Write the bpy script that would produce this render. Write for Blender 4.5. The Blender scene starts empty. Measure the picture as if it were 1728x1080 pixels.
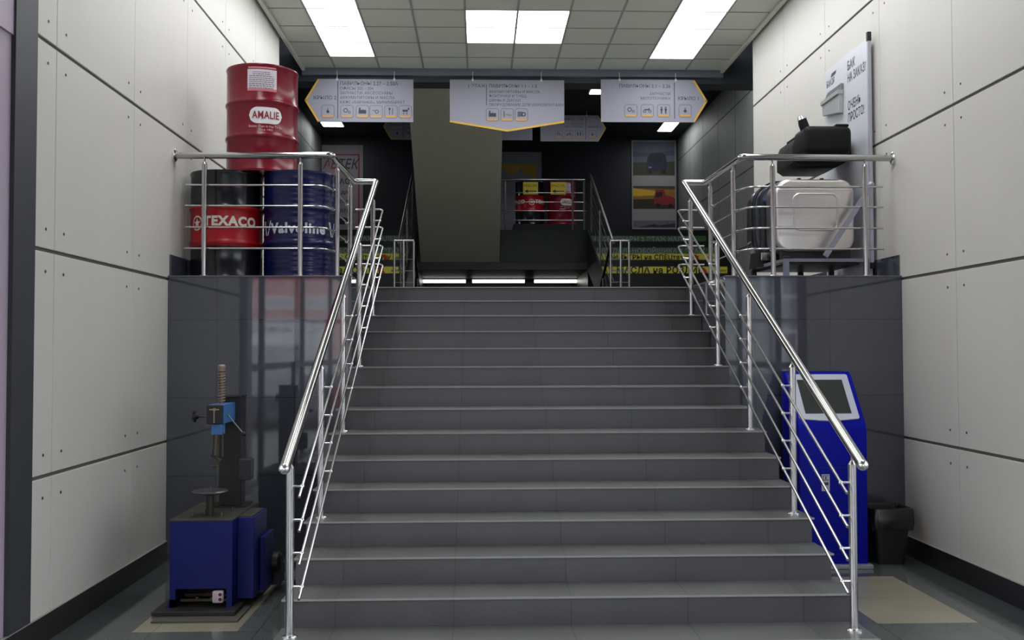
import bpy, bmesh, math, random
from mathutils import Vector, Matrix
random.seed(7)
SC = bpy.context.scene
COL = SC.collection
PI = math.pi

# ------------------------------------------------------------------ camera
cam_d = bpy.data.cameras.new('camera')
cam = bpy.data.objects.new('camera', cam_d)
COL.objects.link(cam)
cam_d.sensor_width = 36.0
cam_d.lens = 1659.43 / 1728.0 * 36.0
cam_d.clip_start = 0.05
cam_d.clip_end = 200
YAW, PIT, ROL = 0.0327086, 0.0326434, -0.00262430
_fw = Vector((math.sin(YAW) * math.cos(PIT), math.cos(YAW) * math.cos(PIT), math.sin(PIT)))
_r = Vector((math.cos(YAW), -math.sin(YAW), 0.0))
_u = _r.cross(_fw)
_r2 = math.cos(ROL) * _r + math.sin(ROL) * _u
_u2 = -math.sin(ROL) * _r + math.cos(ROL) * _u
cam.matrix_world = Matrix(((_r2.x, _u2.x, -_fw.x, -0.474278), (_r2.y, _u2.y, -_fw.y, 0.0), (_r2.z, _u2.z, -_fw.z, 1.6217), (0, 0, 0, 1)))
SC.camera = cam

# ------------------------------------------------------------------ world, exposure
SC.view_settings.view_transform = 'Standard'
SC.view_settings.look = 'None'
SC.view_settings.gamma = 1.0
SC.view_settings.use_curve_mapping = False
SC.view_settings.exposure = 0.45
w = bpy.data.worlds.new('world')
SC.world = w
w.use_nodes = True
WN = w.node_tree
WN.nodes.clear()
wo = WN.nodes.new('ShaderNodeOutputWorld')
wb = WN.nodes.new('ShaderNodeBackground')
wb.inputs[0].default_value = (0.93, 0.95, 1.0, 1)
wb.inputs[1].default_value = 3.0
WN.links.new(wb.outputs[0], wo.inputs[0])
PANEL_LIGHT = 6.0      # ceiling luminaires of the stair hall
HALL_LIGHT = 9.0       # luminaires of the hall behind, added unseen ones too

# ------------------------------------------------------------------ measurements of the place (metres)
HW = 2.927             # half width of the hall between the clad walls
Y0, TR, RI, Z0 = 4.836, 0.3156, 0.14525, 0.2022    # first visible nosing, tread, riser, its height
PY, PT = 7.807, 2.231  # face and top of the two plinths
SW = 1.49              # half width of the stair
CZ = 5.494             # tiled ceiling
GRID = 0.6
YL = Y0 + 14 * TR      # landing edge
WE = 12.03             # end of the clad walls
BW = 22.0              # back wall
RW = 4.02              # half width of the hall behind
RC = 6.45              # its ceiling
MZ, MY = 3.967, 18.8   # mezzanine height, edge
FY = 15.33             # foot of the rear flights

# ------------------------------------------------------------------ materials
MATS = {}
def srgb(c):
    return tuple(((v / 255) / 12.92 if v / 255 <= 0.04045 else ((v / 255 + 0.055) / 1.055) ** 2.4) for v in c)

def mat(name, col, rough=0.5, metal=0.0, spec=0.5, noise=0.0, nscale=20.0, bump=0.0, coat=0.0, emit=None, estr=0.0, ramp_to=None, stretch=None):
    if name in MATS: return MATS[name]
    m = bpy.data.materials.new(name); m.use_nodes = True
    nt = m.node_tree; b = nt.nodes['Principled BSDF']
    c = srgb(col) if max(col) > 1 else col
    b.inputs['Base Color'].default_value = (*c, 1)
    b.inputs['Roughness'].default_value = rough
    b.inputs['Metallic'].default_value = metal
    b.inputs['Specular IOR Level'].default_value = spec
    b.inputs['Coat Weight'].default_value = coat
    b.inputs['Coat Roughness'].default_value = 0.08
    if noise or bump:
        tc = nt.nodes.new('ShaderNodeTexCoord')
        mp = nt.nodes.new('ShaderNodeMapping')
        if stretch: mp.inputs['Scale'].default_value = stretch
        nt.links.new(tc.outputs['Object'], mp.inputs[0])
        n = nt.nodes.new('ShaderNodeTexNoise')
        n.inputs['Scale'].default_value = nscale
        n.inputs['Detail'].default_value = 6
        nt.links.new(mp.outputs[0], n.inputs['Vector'])
        if noise:
            mx = nt.nodes.new('ShaderNodeMix'); mx.data_type = 'RGBA'
            c2 = ramp_to or tuple(max(0, v * (1 - noise)) for v in c)
            c1 = tuple(min(1, v * (1 + noise)) for v in c)
            mx.inputs[6].default_value = (*c1, 1); mx.inputs[7].default_value = (*c2, 1)
            nt.links.new(n.outputs[0], mx.inputs[0]); nt.links.new(mx.outputs[2], b.inputs['Base Color'])
        if bump:
            bp = nt.nodes.new('ShaderNodeBump'); bp.inputs['Strength'].default_value = bump; bp.inputs['Distance'].default_value = 0.01
            nt.links.new(n.outputs[0], bp.inputs['Height']); nt.links.new(bp.outputs[0], b.inputs['Normal'])
    if emit:
        b.inputs['Emission Color'].default_value = (*emit, 1); b.inputs['Emission Strength'].default_value = estr
    MATS[name] = m
    return m

def tile_mat(name, col, seam, px=None, py=None, pz=None, gap=0.004, var=0.12, rough=0.25, spec=0.5, speck=0.08):
    """Stone tiles: px/py/pz = (period, offset) of the joints along each axis of the place."""
    if name in MATS: return MATS[name]
    m = bpy.data.materials.new(name); m.use_nodes = True
    nt = m.node_tree; b = nt.nodes['Principled BSDF']; L = nt.links
    tc = nt.nodes.new('ShaderNodeTexCoord'); sp = nt.nodes.new('ShaderNodeSeparateXYZ')
    L.new(tc.outputs['Object'], sp.inputs[0])
    def M(op, a, bb=None):
        n = nt.nodes.new('ShaderNodeMath'); n.operation = op
        for i, v in enumerate((a, bb)):
            if v is None: continue
            if isinstance(v, (int, float)): n.inputs[i].default_value = v
            else: L.new(v, n.inputs[i])
        return n.outputs[0]
    seams = None; ids = nt.nodes.new('ShaderNodeCombineXYZ')
    for i, p in enumerate((px, py, pz)):
        if not p: continue
        q = M('DIVIDE', M('SUBTRACT', sp.outputs[i], p[1]), p[0])
        L.new(M('FLOOR', q), ids.inputs[i])
        d = M('PINGPONG', q, 0.5)
        s = M('LESS_THAN', d, gap / 2 / p[0])
        seams = s if seams is None else M('MAXIMUM', seams, s)
    wn = nt.nodes.new('ShaderNodeTexWhiteNoise'); L.new(ids.outputs[0], wn.inputs[0])
    no = nt.nodes.new('ShaderNodeTexNoise'); no.inputs['Scale'].default_value = 90; no.inputs['Detail'].default_value = 4
    L.new(tc.outputs['Object'], no.inputs['Vector'])
    no2 = nt.nodes.new('ShaderNodeTexNoise'); no2.inputs['Scale'].default_value = 3.0; no2.inputs['Detail'].default_value = 3
    L.new(tc.outputs['Object'], no2.inputs['Vector'])
    c = srgb(col)
    f = M('ADD', M('MULTIPLY', M('SUBTRACT', wn.outputs['Value'], 0.5), 2 * var), 1.0)
    f = M('ADD', f, M('MULTIPLY', M('SUBTRACT', no.outputs[0], 0.5), 4 * speck))
    f = M('ADD', f, M('MULTIPLY', M('SUBTRACT', no2.outputs[0], 0.5), 0.35))
    mx = nt.nodes.new('ShaderNodeMix'); mx.data_type = 'RGBA'; mx.blend_type = 'MULTIPLY'; mx.inputs[0].default_value = 1
    mx.inputs[6].default_value = (*c, 1); L.new(f, mx.inputs[7])
    m2 = nt.nodes.new('ShaderNodeMix'); m2.data_type = 'RGBA'
    L.new(mx.outputs[2], m2.inputs[6]); m2.inputs[7].default_value = (*srgb(seam), 1)
    if seams is not None: L.new(seams, m2.inputs[0])
    else: m2.inputs[0].default_value = 0
    L.new(m2.outputs[2], b.inputs['Base Color'])
    b.inputs['Roughness'].default_value = rough; b.inputs['Specular IOR Level'].default_value = spec
    MATS[name] = m
    return m

M_wall = mat('fibre_cement', (202, 199, 192), 0.55, noise=0.05, nscale=2.2, bump=0.04, stretch=(1, 1, 0.35))
M_joint = mat('joint_backing', (96, 92, 86), 0.8)  # dark backing behind the gaps between panels
M_screw = mat('screw_steel', (88, 84, 80), 0.5, 0.6)
M_lav = mat('lavender_panel', (178, 162, 180), 0.45)
M_darkpil = mat('dark_pilaster', (58, 59, 64), 0.5, noise=0.05)
M_floor = tile_mat('floor_granite', (94, 99, 96), (40, 42, 42), (0.61, 0.06), (0.61, 5.835 - 0.61 * 12), None, 0.004, 0.10, 0.10, 0.5)
M_band = tile_mat('floor_band', (72, 77, 76), (36, 37, 38), None, (0.61, 5.835 - 0.61 * 12), None, 0.004, 0.05, 0.10, 0.5)
M_inlay = tile_mat('inlay_tile', (158, 152, 132), (120, 116, 100), (0.61, 1.89), (0.61, 5.835), None, 0.004, 0.03, 0.18, 0.5, 0.03)
M_base = mat('baseboard_stone', (42, 40, 40), 0.25, noise=0.15, nscale=9)
M_basetop = mat('baseboard_arris', (150, 147, 140), 0.4)
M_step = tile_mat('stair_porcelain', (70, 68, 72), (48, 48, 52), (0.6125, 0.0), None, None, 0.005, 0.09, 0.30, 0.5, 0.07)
M_nose = mat('nosing_edge_highlight', (138, 138, 135), 0.35)  # nosing strip, paler in colour to carry the edge highlight
M_tread_lit = tile_mat('stair_porcelain_lit', (93, 93, 90), (60, 60, 62), (0.6125, 0.0), None, None, 0.005, 0.07, 0.35, 0.5, 0.06)  # same tile as the risers, paled in colour for light on the treads
M_plinth = tile_mat('plinth_porcelain', (69, 72, 81), (42, 43, 48), (0.61, 2.927 - 0.61 * 8 + 0.02), (0.61, 7.95), (0.61, PT - 0.61 * 8 - 0.35), 0.004, 0.04, 0.035, 1.0, 0.03)
M_cap = mat('plinth_cap', (88, 90, 98), 0.3, noise=0.08, nscale=30)
M_ceil = mat('ceiling_tile', (204, 207, 197), 0.9, noise=0.04, nscale=60)
M_grid = mat('ceiling_grid', (150, 153, 148), 0.6)
M_trim = mat('ceiling_edge_profile', (215, 217, 205), 0.5)
M_beam = mat('beam_paint', (116, 122, 134), 0.6)
M_beamd = mat('beam_dark', (60, 64, 72), 0.6)
M_frame = mat('luminaire_frame', (210, 212, 212), 0.5)
M_lamp = mat('luminaire_diffuser', (250, 250, 255), 0.5, emit=(0.95, 0.97, 1.0), estr=PANEL_LIGHT)
M_lamp2 = mat('rear_diffuser', (250, 250, 255), 0.5, emit=(0.95, 0.97, 1.0), estr=HALL_LIGHT)
M_tube = mat('tube_light', (250, 250, 255), 0.5, emit=(1.0, 0.98, 0.93), estr=1.6)
M_conc = mat('rear_concrete', (146, 149, 146), 0.6, noise=0.12, nscale=3, stretch=(1, 1, 0.3))
M_navy = mat('navy_wall', (20, 24, 34), 0.5, noise=0.06, nscale=4)
M_roof = mat('rear_ceiling', (46, 47, 52), 0.8)
M_slab = mat('olive_plaster', (198, 196, 180), 0.85, noise=0.05, nscale=8)
M_rear = tile_mat('rear_stair_stone', (27, 31, 33), (36, 38, 40), (0.61, 0.0), None, None, 0.004, 0.06, 0.35, 0.3, 0.05)
M_rearband = mat('slab_edge_brown', (60, 56, 52), 0.5)
M_steel = mat('polished_steel', (0.45, 0.445, 0.435), 0.11, 1.0)
M_steel2 = mat('brushed_steel', (0.50, 0.49, 0.49), 0.24, 1.0)
M_steel3 = mat('shaded_hall_steel', (0.20, 0.20, 0.21), 0.3, 1.0)  # rear rail steel, darkened in colour to stand for the dim hall
M_weld = mat('steel_flange', (0.80, 0.80, 0.80), 0.22, 1.0)
M_white = mat('sign_white', (152, 152, 166), 0.5)
M_yel = mat('sign_yellow', (222, 176, 62), 0.5)
M_ora = mat('icon_orange', (216, 160, 66), 0.5)
M_txt = mat('sign_grey_ink', (62, 60, 70), 0.6)
M_line = mat('icon_outline', (120, 118, 130), 0.6)
M_ink = mat('black_ink', (22, 22, 28), 0.5)
M_glass = None

def glass_mat():
    m = bpy.data.materials.new('storefront_glass'); m.use_nodes = True
    nt = m.node_tree; nt.nodes.clear()
    o = nt.nodes.new('ShaderNodeOutputMaterial'); mx = nt.nodes.new('ShaderNodeMixShader')
    t = nt.nodes.new('ShaderNodeBsdfTransparent'); g = nt.nodes.new('ShaderNodeBsdfGlossy')
    t.inputs[0].default_value = (0.86, 0.90, 0.90, 1); g.inputs['Roughness'].default_value = 0.01
    lw = nt.nodes.new('ShaderNodeLayerWeight'); lw.inputs[0].default_value = 0.5
    pw = nt.nodes.new('ShaderNodeMath'); pw.operation = 'POWER'; pw.inputs[1].default_value = 5
    f = nt.nodes.new('ShaderNodeMath'); f.operation = 'MULTIPLY_ADD'; f.inputs[1].default_value = 0.9; f.inputs[2].default_value = 0.06
    nt.links.new(lw.outputs['Facing'], pw.inputs[0]); nt.links.new(pw.outputs[0], f.inputs[0])
    nt.links.new(f.outputs[0], mx.inputs[0]); nt.links.new(t.outputs[0], mx.inputs[1]); nt.links.new(g.outputs[0], mx.inputs[2])
    nt.links.new(mx.outputs[0], o.inputs[0])
    return m
M_glass = glass_mat()

# ------------------------------------------------------------------ mesh helpers
def link(name, bm, mats, parent=None, smooth=False, loc=None):
    me = bpy.data.meshes.new(name)
    bmesh.ops.recalc_face_normals(bm, faces=bm.faces[:])
    bm.to_mesh(me); bm.free()
    if not isinstance(mats, (list, tuple)): mats = [mats]
    for m in mats: me.materials.append(m)
    if smooth:
        for p in me.polygons: p.use_smooth = True
        try: me.set_sharp_from_angle(angle=math.radians(38))
        except Exception: pass
    o = bpy.data.objects.new(name, me); COL.objects.link(o)
    if loc: o.location = loc
    if parent: o.parent = parent
    return o

def thing(name, label, cat, loc=(0, 0, 0), group=None, rz=0):
    o = bpy.data.objects.new(name, None); COL.objects.link(o)
    o.empty_display_size = 0.1
    o.location = loc; o.rotation_euler = (0, 0, rz)
    return tag(o, label, cat, group)

def tag(o, label, cat, group=None):
    o['label'] = label; o['category'] = cat
    if group: o['group'] = group
    return o

def structure(o, label, cat):
    o['kind'] = 'structure'
    return tag(o, label, cat)

def box(bm, x0, x1, y0, y1, z0, z1, mi=0, bev=0.0, seg=2):
    vs = [bm.verts.new((x, y, z)) for x in (x0, x1) for y in (y0, y1) for z in (z0, z1)]
    fs = []
    for q in ((0, 1, 3, 2), (4, 6, 7, 5), (0, 4, 5, 1), (2, 3, 7, 6), (0, 2, 6, 4), (1, 5, 7, 3)):
        f = bm.faces.new([vs[i] for i in q]); f.material_index = mi; fs.append(f)
    bmesh.ops.recalc_face_normals(bm, faces=fs)
    if bev > 0:
        es = list({e for f in fs for e in f.edges})
        r = bmesh.ops.bevel(bm, geom=es, offset=bev, segments=seg, affect='EDGES', profile=0.5)
        for f in r['faces']: f.material_index = mi
    return fs

def prism(bm, poly, axis, a0, a1, mi=0, bev=0.0, seg=2):
    """poly in the two other axes; extruded a0..a1 along axis 0/1/2"""
    def P(p, a):
        if axis == 0: return (a, p[0], p[1])
        if axis == 1: return (p[0], a, p[1])
        return (p[0], p[1], a)
    A = [bm.verts.new(P(p, a0)) for p in poly]; B = [bm.verts.new(P(p, a1)) for p in poly]
    n = len(poly); fs = [bm.faces.new(A), bm.faces.new(B[::-1])]
    for i in range(n): fs.append(bm.faces.new((A[i], B[i], B[(i + 1) % n], A[(i + 1) % n])))
    for f in fs: f.material_index = mi
    bmesh.ops.recalc_face_normals(bm, faces=fs)
    if bev > 0:
        es = list({e for f in fs[:2] for e in f.edges})
        r = bmesh.ops.bevel(bm, geom=es, offset=bev, segments=seg, affect='EDGES', profile=0.5)
        for f in r['faces']: f.material_index = mi
    return fs

def fillet(pts, rad, n=5):
    P = [Vector(p) for p in pts]; out = [P[0]]
    for i in range(1, len(P) - 1):
        a, b, c = P[i - 1], P[i], P[i + 1]
        u = (a - b); v = (c - b); r = min(rad, u.length * .45, v.length * .45)
        p0 = b + u.normalized() * r; p1 = b + v.normalized() * r
        for k in range(n + 1):
            t = k / n
            out.append((1 - t) ** 2 * p0 + 2 * t * (1 - t) * b + t * t * p1)
    out.append(P[-1])
    return out

def tube(bm, pts, r, seg=12, mi=0, caps=True):
    P = [Vector(p) for p in pts]; rings = []
    t0 = (P[1] - P[0]).normalized()
    up = Vector((0, 0, 1)) if abs(t0.z) < 0.9 else Vector((1, 0, 0))
    nx = t0.cross(up).normalized(); ny = nx.cross(t0).normalized()
    for i, p in enumerate(P):
        if i == 0: t = (P[1] - P[0]).normalized()
        elif i == len(P) - 1: t = (P[-1] - P[-2]).normalized()
        else: t = ((P[i + 1] - P[i]).normalized() + (P[i] - P[i - 1]).normalized()).normalized()
        nx = (nx - nx.dot(t) * t).normalized(); ny = t.cross(nx).normalized()
        rr = r if not isinstance(r, (list, tuple)) else r[i]
        rings.append([bm.verts.new(p + rr * (math.cos(2 * PI * k / seg) * nx + math.sin(2 * PI * k / seg) * ny)) for k in range(seg)])
    for a, b in zip(rings, rings[1:]):
        for k in range(seg):
            f = bm.faces.new((a[k], a[(k + 1) % seg], b[(k + 1) % seg], b[k])); f.material_index = mi
    if caps:
        for rg in (rings[0], rings[-1]):
            f = bm.faces.new(rg); f.material_index = mi

def lathe(bm, prof, cx=0, cy=0, seg=48, mi=0, mats=None, axis='z', ang0=0, ang1=2 * PI):
    """prof = [(r, z)]; mats = material index per profile segment"""
    rings = []
    for r, z in prof:
        ring = []
        for k in range(seg):
            a = 2 * PI * k / seg
            if axis == 'z': co = (cx + r * math.cos(a), cy + r * math.sin(a), z)
            elif axis == 'y': co = (cx + r * math.cos(a), z, cy + r * math.sin(a))
            else: co = (z, cx + r * math.cos(a), cy + r * math.sin(a))
            ring.append(bm.verts.new(co))
        rings.append(ring)
    for i, (a, b) in enumerate(zip(rings, rings[1:])):
        for k in range(seg):
            f = bm.faces.new((a[k], a[(k + 1) % seg], b[(k + 1) % seg], b[k]))
            f.material_index = mats[i] if mats else mi
    f = bm.faces.new(rings[0]); f.material_index = mats[0] if mats else mi
    f = bm.faces.new(rings[-1]); f.material_index = mats[-1] if mats else mi

def sphere(bm, c, r, mi=0, sz=1.0, seg=14):
    res = bmesh.ops.create_uvsphere(bm, u_segments=seg, v_segments=seg // 2, radius=r)
    for v in res['verts']:
        v.co.z *= sz; v.co += Vector(c)
    for f in {f for v in res['verts'] for f in v.link_faces}: f.material_index = mi

_TC = {}
def text_into(bm, s, size, place, align='LEFT', bold=0.0, mi=0, xs=1.0, depth=0.0015, shear=0.0):
    """Add the lettering s; place(u, v, d) maps text plane (u right, v up, d outward) to a point."""
    key = (s, align, bold, shear)
    if key not in _TC:
        cu = bpy.data.curves.new('lettering', 'FONT'); cu.body = s; cu.size = 1.0
        cu.align_x = align; cu.align_y = 'CENTER'; cu.offset = bold; cu.resolution_u = 3; cu.shear = shear; cu.space_character = 1.0 + 2.6 * bold
        ob = bpy.data.objects.new('lettering', cu); COL.objects.link(ob)
        dg = bpy.context.evaluated_depsgraph_get(); dg.update()
        me = bpy.data.meshes.new_from_object(ob.evaluated_get(dg))
        _TC[key] = ([v.co.copy() for v in me.vertices], [tuple(p.vertices) for p in me.polygons])
        bpy.data.objects.remove(ob); bpy.data.curves.remove(cu); bpy.data.meshes.remove(me)
    vs, fs = _TC[key]
    V = [bm.verts.new(place(v.x * size * xs, v.y * size, depth)) for v in vs]
    for f in fs:
        try: bm.faces.new([V[i] for i in f]).material_index = mi
        except ValueError: pass

def on_xz(X, Yp, Z, sgn=-1):       # lettering on a face towards the entrance (-Y)
    return lambda u, v, d: (X + u, Yp + sgn * d, Z + v)

def quad(bm, a, b, c, d, mi=0):
    f = bm.faces.new([bm.verts.new(p) for p in (a, b, c, d)]); f.material_index = mi
    return f

# ================================================================== THE SETTING
# floor: three material zones laid edge to edge, with inset pale tiles
bm = bmesh.new()
bx = 2.695
def fl(x0, x1, y0, y1, mi): box(bm, x0, x1, y0, y1, -0.05, 0.0, mi)
FY0, FY1 = -6.0, PY + 0.02
fl(-HW, -bx, FY0, FY1, 1); fl(bx, HW, FY0, FY1, 1)
IY0, IY1 = 5.835, 7.055
for s in (-1, 1):
    a, b_ = sorted((s * 1.89, s * 2.50))
    fl(a, b_, IY0, IY1, 2)
    fl(a, b_, FY0, IY0, 0); fl(a, b_, IY1, FY1, 0)
    a, b_ = sorted((s * 2.50, s * bx)); fl(a, b_, FY0, FY1, 0)
fl(-1.89, 1.89, FY0, FY1, 0)
o = link('floor', bm, [M_floor, M_band, M_inlay]); structure(o, 'dark glossy tiled floor with pale square inlays', 'floor')
o = None
bm = bmesh.new(); box(bm, -60, 60, -60, 12, -0.30, -0.06)
o = link('ground', bm, mat('asphalt', (92, 94, 96), 0.9, noise=0.15, nscale=3)); structure(o, 'grey asphalt outside the glazing', 'ground')

# clad walls
ZG = [0.0, 0.930, 2.204, 3.391, 4.665, CZ]
def clad_wall(side):
    bm = bmesh.new(); s = side
    ys = [5.47, 5.74, 7.02, 8.272, 9.50, 10.77, WE] if s < 0 else [5.47, 5.62, 6.905, 8.18, 9.485, 10.79, WE]
    xf, xb = s * HW, s * (HW + 0.02)
    box(bm, *sorted((s * (HW + 0.012), s * (HW + 0.25))), 5.47, WE - 0.002, 0, CZ + 0.5, 1)
    for i in range(len(ys) - 1):
        for j in range(len(ZG) - 1):
            gy, gz = 0.003, 0.011
            y0 = ys[i] + (gy if i else 0); y1 = ys[i + 1] - gy
            z0 = ZG[j] + (gz if j else 0); z1 = ZG[j + 1] - (gz if j < len(ZG) - 2 else 0)
            if i == len(ys) - 2: y1 = WE
            box(bm, *sorted((xf, xb)), y0, y1, z0, z1, 0, 0.0025, 1)
    for i in range(1, len(ys) - 1):
        for zz in ZG[1:-1]:
            for dy in (-0.115, 0.125):
                for dz in (-0.12, 0.12):
                    y, z = ys[i] + dy, zz + dz
                    if abs(zz + dz - PT) < 0.0: continue
                    lathe(bm, [(0.009, s * (HW - 0.003)), (0.009, s * (HW + 0.002))], y, z, 8, 2, axis='x')
    # return face at the end of the wall, turning into the recess
    box(bm, *sorted((s * (HW + 0.02), s * (RW + 0.3))), WE - 0.15, WE, 0, RC + 0.1, 0)
    o = link('wall_left' if s < 0 else 'wall_right', bm, [M_wall, M_joint, M_screw])
    structure(o, ('left' if s < 0 else 'right') + ' wall clad in pale screwed cement panels', 'wall')
    # baseboards
    bm = bmesh.new()
    box(bm, *sorted((s * HW, s * (HW - 0.014))), FY0, PY, 0, 0.155, 0)
    box(bm, *sorted((s * HW, s * (HW - 0.0155))), FY0, PY, 0.155, 0.1585, 1)
    o = link('baseboard_left' if s < 0 else 'baseboard_right', bm, [M_base, M_basetop])
    structure(o, 'dark stone baseboard along the ' + ('left' if s < 0 else 'right') + ' wall', 'baseboard')
    # upstand above the plinth
    bm = bmesh.new(); box(bm, *sorted((s * HW, s * (HW - 0.014))), PY + 0.03, YL + 2.7, PT, PT + 0.170, 0, 0.002, 1)
    o = link('trim_1' if s < 0 else 'trim_2', bm, M_plinth); structure(o, 'dark tile skirting on the wall above the ' + ('left' if s < 0 else 'right') + ' plinth', 'trim')
    # pilaster at the near end
    bm = bmesh.new(); box(bm, *sorted((s * (HW - 0.012), s * (HW + 0.3))), 5.215, 5.47, 0.16, CZ, 0)
    o = link('trim_3' if s < 0 else 'trim_4', bm, M_darkpil); structure(o, 'dark grey vertical pilaster at the near end of the ' + ('left' if s < 0 else 'right') + ' wall', 'trim')
clad_wall(-1); clad_wall(1)

# glazed sides and front of the entrance lobby
def glazing(n, axis, c, a0, a1, muls, trans, label, top=3.3, out=1):
    root = bpy.data.objects.new('window_%d' % n, None); COL.objects.link(root); structure(root, label, 'window')
    fr = bmesh.new()
    def B(u0, u1, z0, z1, d0, d1):
        if axis == 0: box(fr, c + d0, c + d1, u0, u1, z0, z1)
        else: box(fr, u0, u1, c + d0, c + d1, z0, z1)
    for m_ in muls: B(m_ - 0.035, m_ + 0.035, 0, top, -0.03, 0.03)
    for t_ in trans: B(a0, a1, t_ - 0.04, t_ + 0.04, -0.029, 0.029)
    link('window_frame', fr, mat('dark_window_frame', (52, 50, 58), 0.4), root)
    g = bmesh.new()
    if axis == 0: quad(g, (c, a0, 0), (c, a1, 0), (c, a1, top), (c, a0, top))
    else: quad(g, (a0, c, 0), (a1, c, 0), (a1, c, top), (a0, c, top))
    link('pane', g, M_glass, root)
for n, s, muls in ((1, -1, (4.85, 4.2, 1.6, -1.0, -3.5, -5.96)), (2, 1, (5.18, 4.3, 2.6, 0, -2.6, -5.96))):
    glazing(n, 0, s * (HW + 0.06), -6.0, 5.215, muls, (0.04, 1.46, 2.95), ('left' if s < 0 else 'right') + ' glazed side of the entrance lobby')
    bm = bmesh.new(); box(bm, *sorted((s * (HW + 0.0), s * (HW + 0.3))), -6.0, 5.215, 3.3, CZ + 0.05)
    o = link('wall_left_lobby' if s < 0 else 'wall_right_lobby', bm, M_lav); structure(o, 'pale lavender panel above the lobby glazing, ' + ('left' if s < 0 else 'right') + ' side', 'wall')
# opaque lavender panel beside the dark pilaster, glass reflection put into its colour
bm = bmesh.new(); box(bm, -HW - 0.3, -HW - 0.012, 4.88, 5.215, 0.0, 3.3)
o = link('wall_left_glass_tint', bm, M_lav); structure(o, 'lavender panel at the extreme left edge, coloured as reflecting glass', 'wall')
glazing(3, 1, -6.0, -HW, HW, (-2.9, -1.5, 0, 1.5, 2.9), (0.04, 2.3, 3.26), 'glazed entrance front behind the viewer')
bm = bmesh.new(); box(bm, -HW - 0.3, HW + 0.3, -6.2, -6.0, 3.3, CZ + 0.05)
o = link('wall_front', bm, M_lav); structure(o, 'wall above the entrance glazing', 'wall')

# tiled ceiling with a recessed grid: tiles sit between the grid bars, luminaires drop into open cells
CXO, CYO = -0.637, 12.83
left_c, right_c = -3, 4
lamp_cells = set()
for j in range(0, 14):
    lamp_cells.add((left_c, j)); lamp_cells.add((right_c, j))
for j0 in (1, 8):
    for i in (0, 1):
        for j in (j0, j0 + 1): lamp_cells.add((i, j))
CXE = 2.86
bm = bmesh.new()
for i in range(-5, 8):
    for j in range(-1, 32):
        if (i, j) in lamp_cells: continue
        x0, x1 = CXO + GRID * i, CXO + GRID * (i + 1)
        y1, y0 = CYO - GRID * j, CYO - GRID * (j + 1)
        if j == -1: y0, y1 = CYO, 13.35
        x0, x1 = max(x0, -CXE), min(x1, CXE)
        if x1 <= x0 or y1 < -6.2: continue
        box(bm, x0 + 0.002, x1 - 0.002, y0 + 0.002, y1 - 0.002, CZ + 0.006, CZ + 0.03, 0)
for i in range(-3, 7):
    x = CXO + GRID * i
    if abs(x) < CXE: box(bm, x - 0.012, x + 0.012, -6, 13.35, CZ, CZ + 0.012, 1)
for j in range(0, 32):
    y = CYO - GRID * j
    if y > -6: box(bm, -CXE, CXE, y - 0.010, y + 0.010, CZ + 0.001, CZ + 0.013, 1)
box(bm, -3.0, 3.0, -6.2, 13.40, CZ + 0.16, CZ + 0.25, 1)
for s in (-1, 1):
    box(bm, *sorted((s * CXE, s * (HW + 0.1))), -6.0, WE, CZ + 0.004, CZ + 0.05, 1)
    box(bm, *sorted((s * (CXE - 0.012), s * (CXE + 0.03))), -6.0, 13.35, CZ - 0.035, CZ + 0.16, 2)
o = link('ceiling', bm, [M_ceil, M_grid, M_trim]); structure(o, 'suspended ceiling of square pale tiles in a metal grid', 'ceiling')

bm = bmesh.new()
box(bm, -RW, RW, 13.42, 13.75, 5.33, RC + 0.02, 1)
box(bm, -CXE - 0.03, CXE + 0.03, 13.35, 13.42, 5.405, CZ + 0.25, 0)
o = link('trim_5', bm, [M_beam, M_beamd]); structure(o, 'grey beam across the far end of the tiled ceiling', 'trim')

# light panels
NAMES_ORD = ['farthest'] + [q + ' from the far end' for q in ('second', 'third', 'fourth', 'fifth', 'sixth', 'seventh', 'eighth', 'ninth', 'tenth', 'eleventh', 'twelfth', 'thirteenth', 'fourteenth')]
def lamp(i, j, label, grp):
    x0, x1 = CXO + GRID * i, CXO + GRID * (i + 1); y1, y0 = CYO - GRID * j, CYO - GRID * (j + 1)
    cx, cy = (x0 + x1) / 2, (y0 + y1) / 2
    t = thing('ceiling_light', label, 'ceiling light', (cx, cy, CZ), grp)
    h = GRID / 2 - 0.003
    f = bmesh.new()
    for a in ((-h, h, -h, -h + .018), (-h, h, h - .018, h), (-h, -h + .018, -h, h), (h - .018, h, -h, h)):
        box(f, a[0], a[1], a[2], a[3], 0.014, 0.05)
    box(f, -h, h, -h, h, 0.045, 0.055)
    link('frame', f, M_frame, t)
    d = bmesh.new(); box(d, -h + .004, h - .004, -h + .004, h - .004, 0.008, 0.018)
    link('diffuser', d, M_lamp, t)
for i, nm in ((left_c, 'left'), (right_c, 'right')):
    for j in range(0, 14):
        lamp(i, j, 'glowing square ceiling panel in the %s strip, %s' % (nm, NAMES_ORD[j]), 'light panels of the %s ceiling strip' % nm)
for j0 in (1, 8):
    for i in (0, 1):
        for j in (j0, j0 + 1):
            if j0 == 1: lamp(i, j, 'glowing square ceiling panel in the middle block of four, %s %s' % ('far' if j == 1 else 'near', 'left' if i == 0 else 'right'), 'middle block of ceiling light panels')
            else: lamp(i, j, 'glowing square ceiling panel in the near middle block, %s %s' % ('far' if j == j0 else 'near', 'left' if i == 0 else 'right'), 'near middle light panels')

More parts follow.
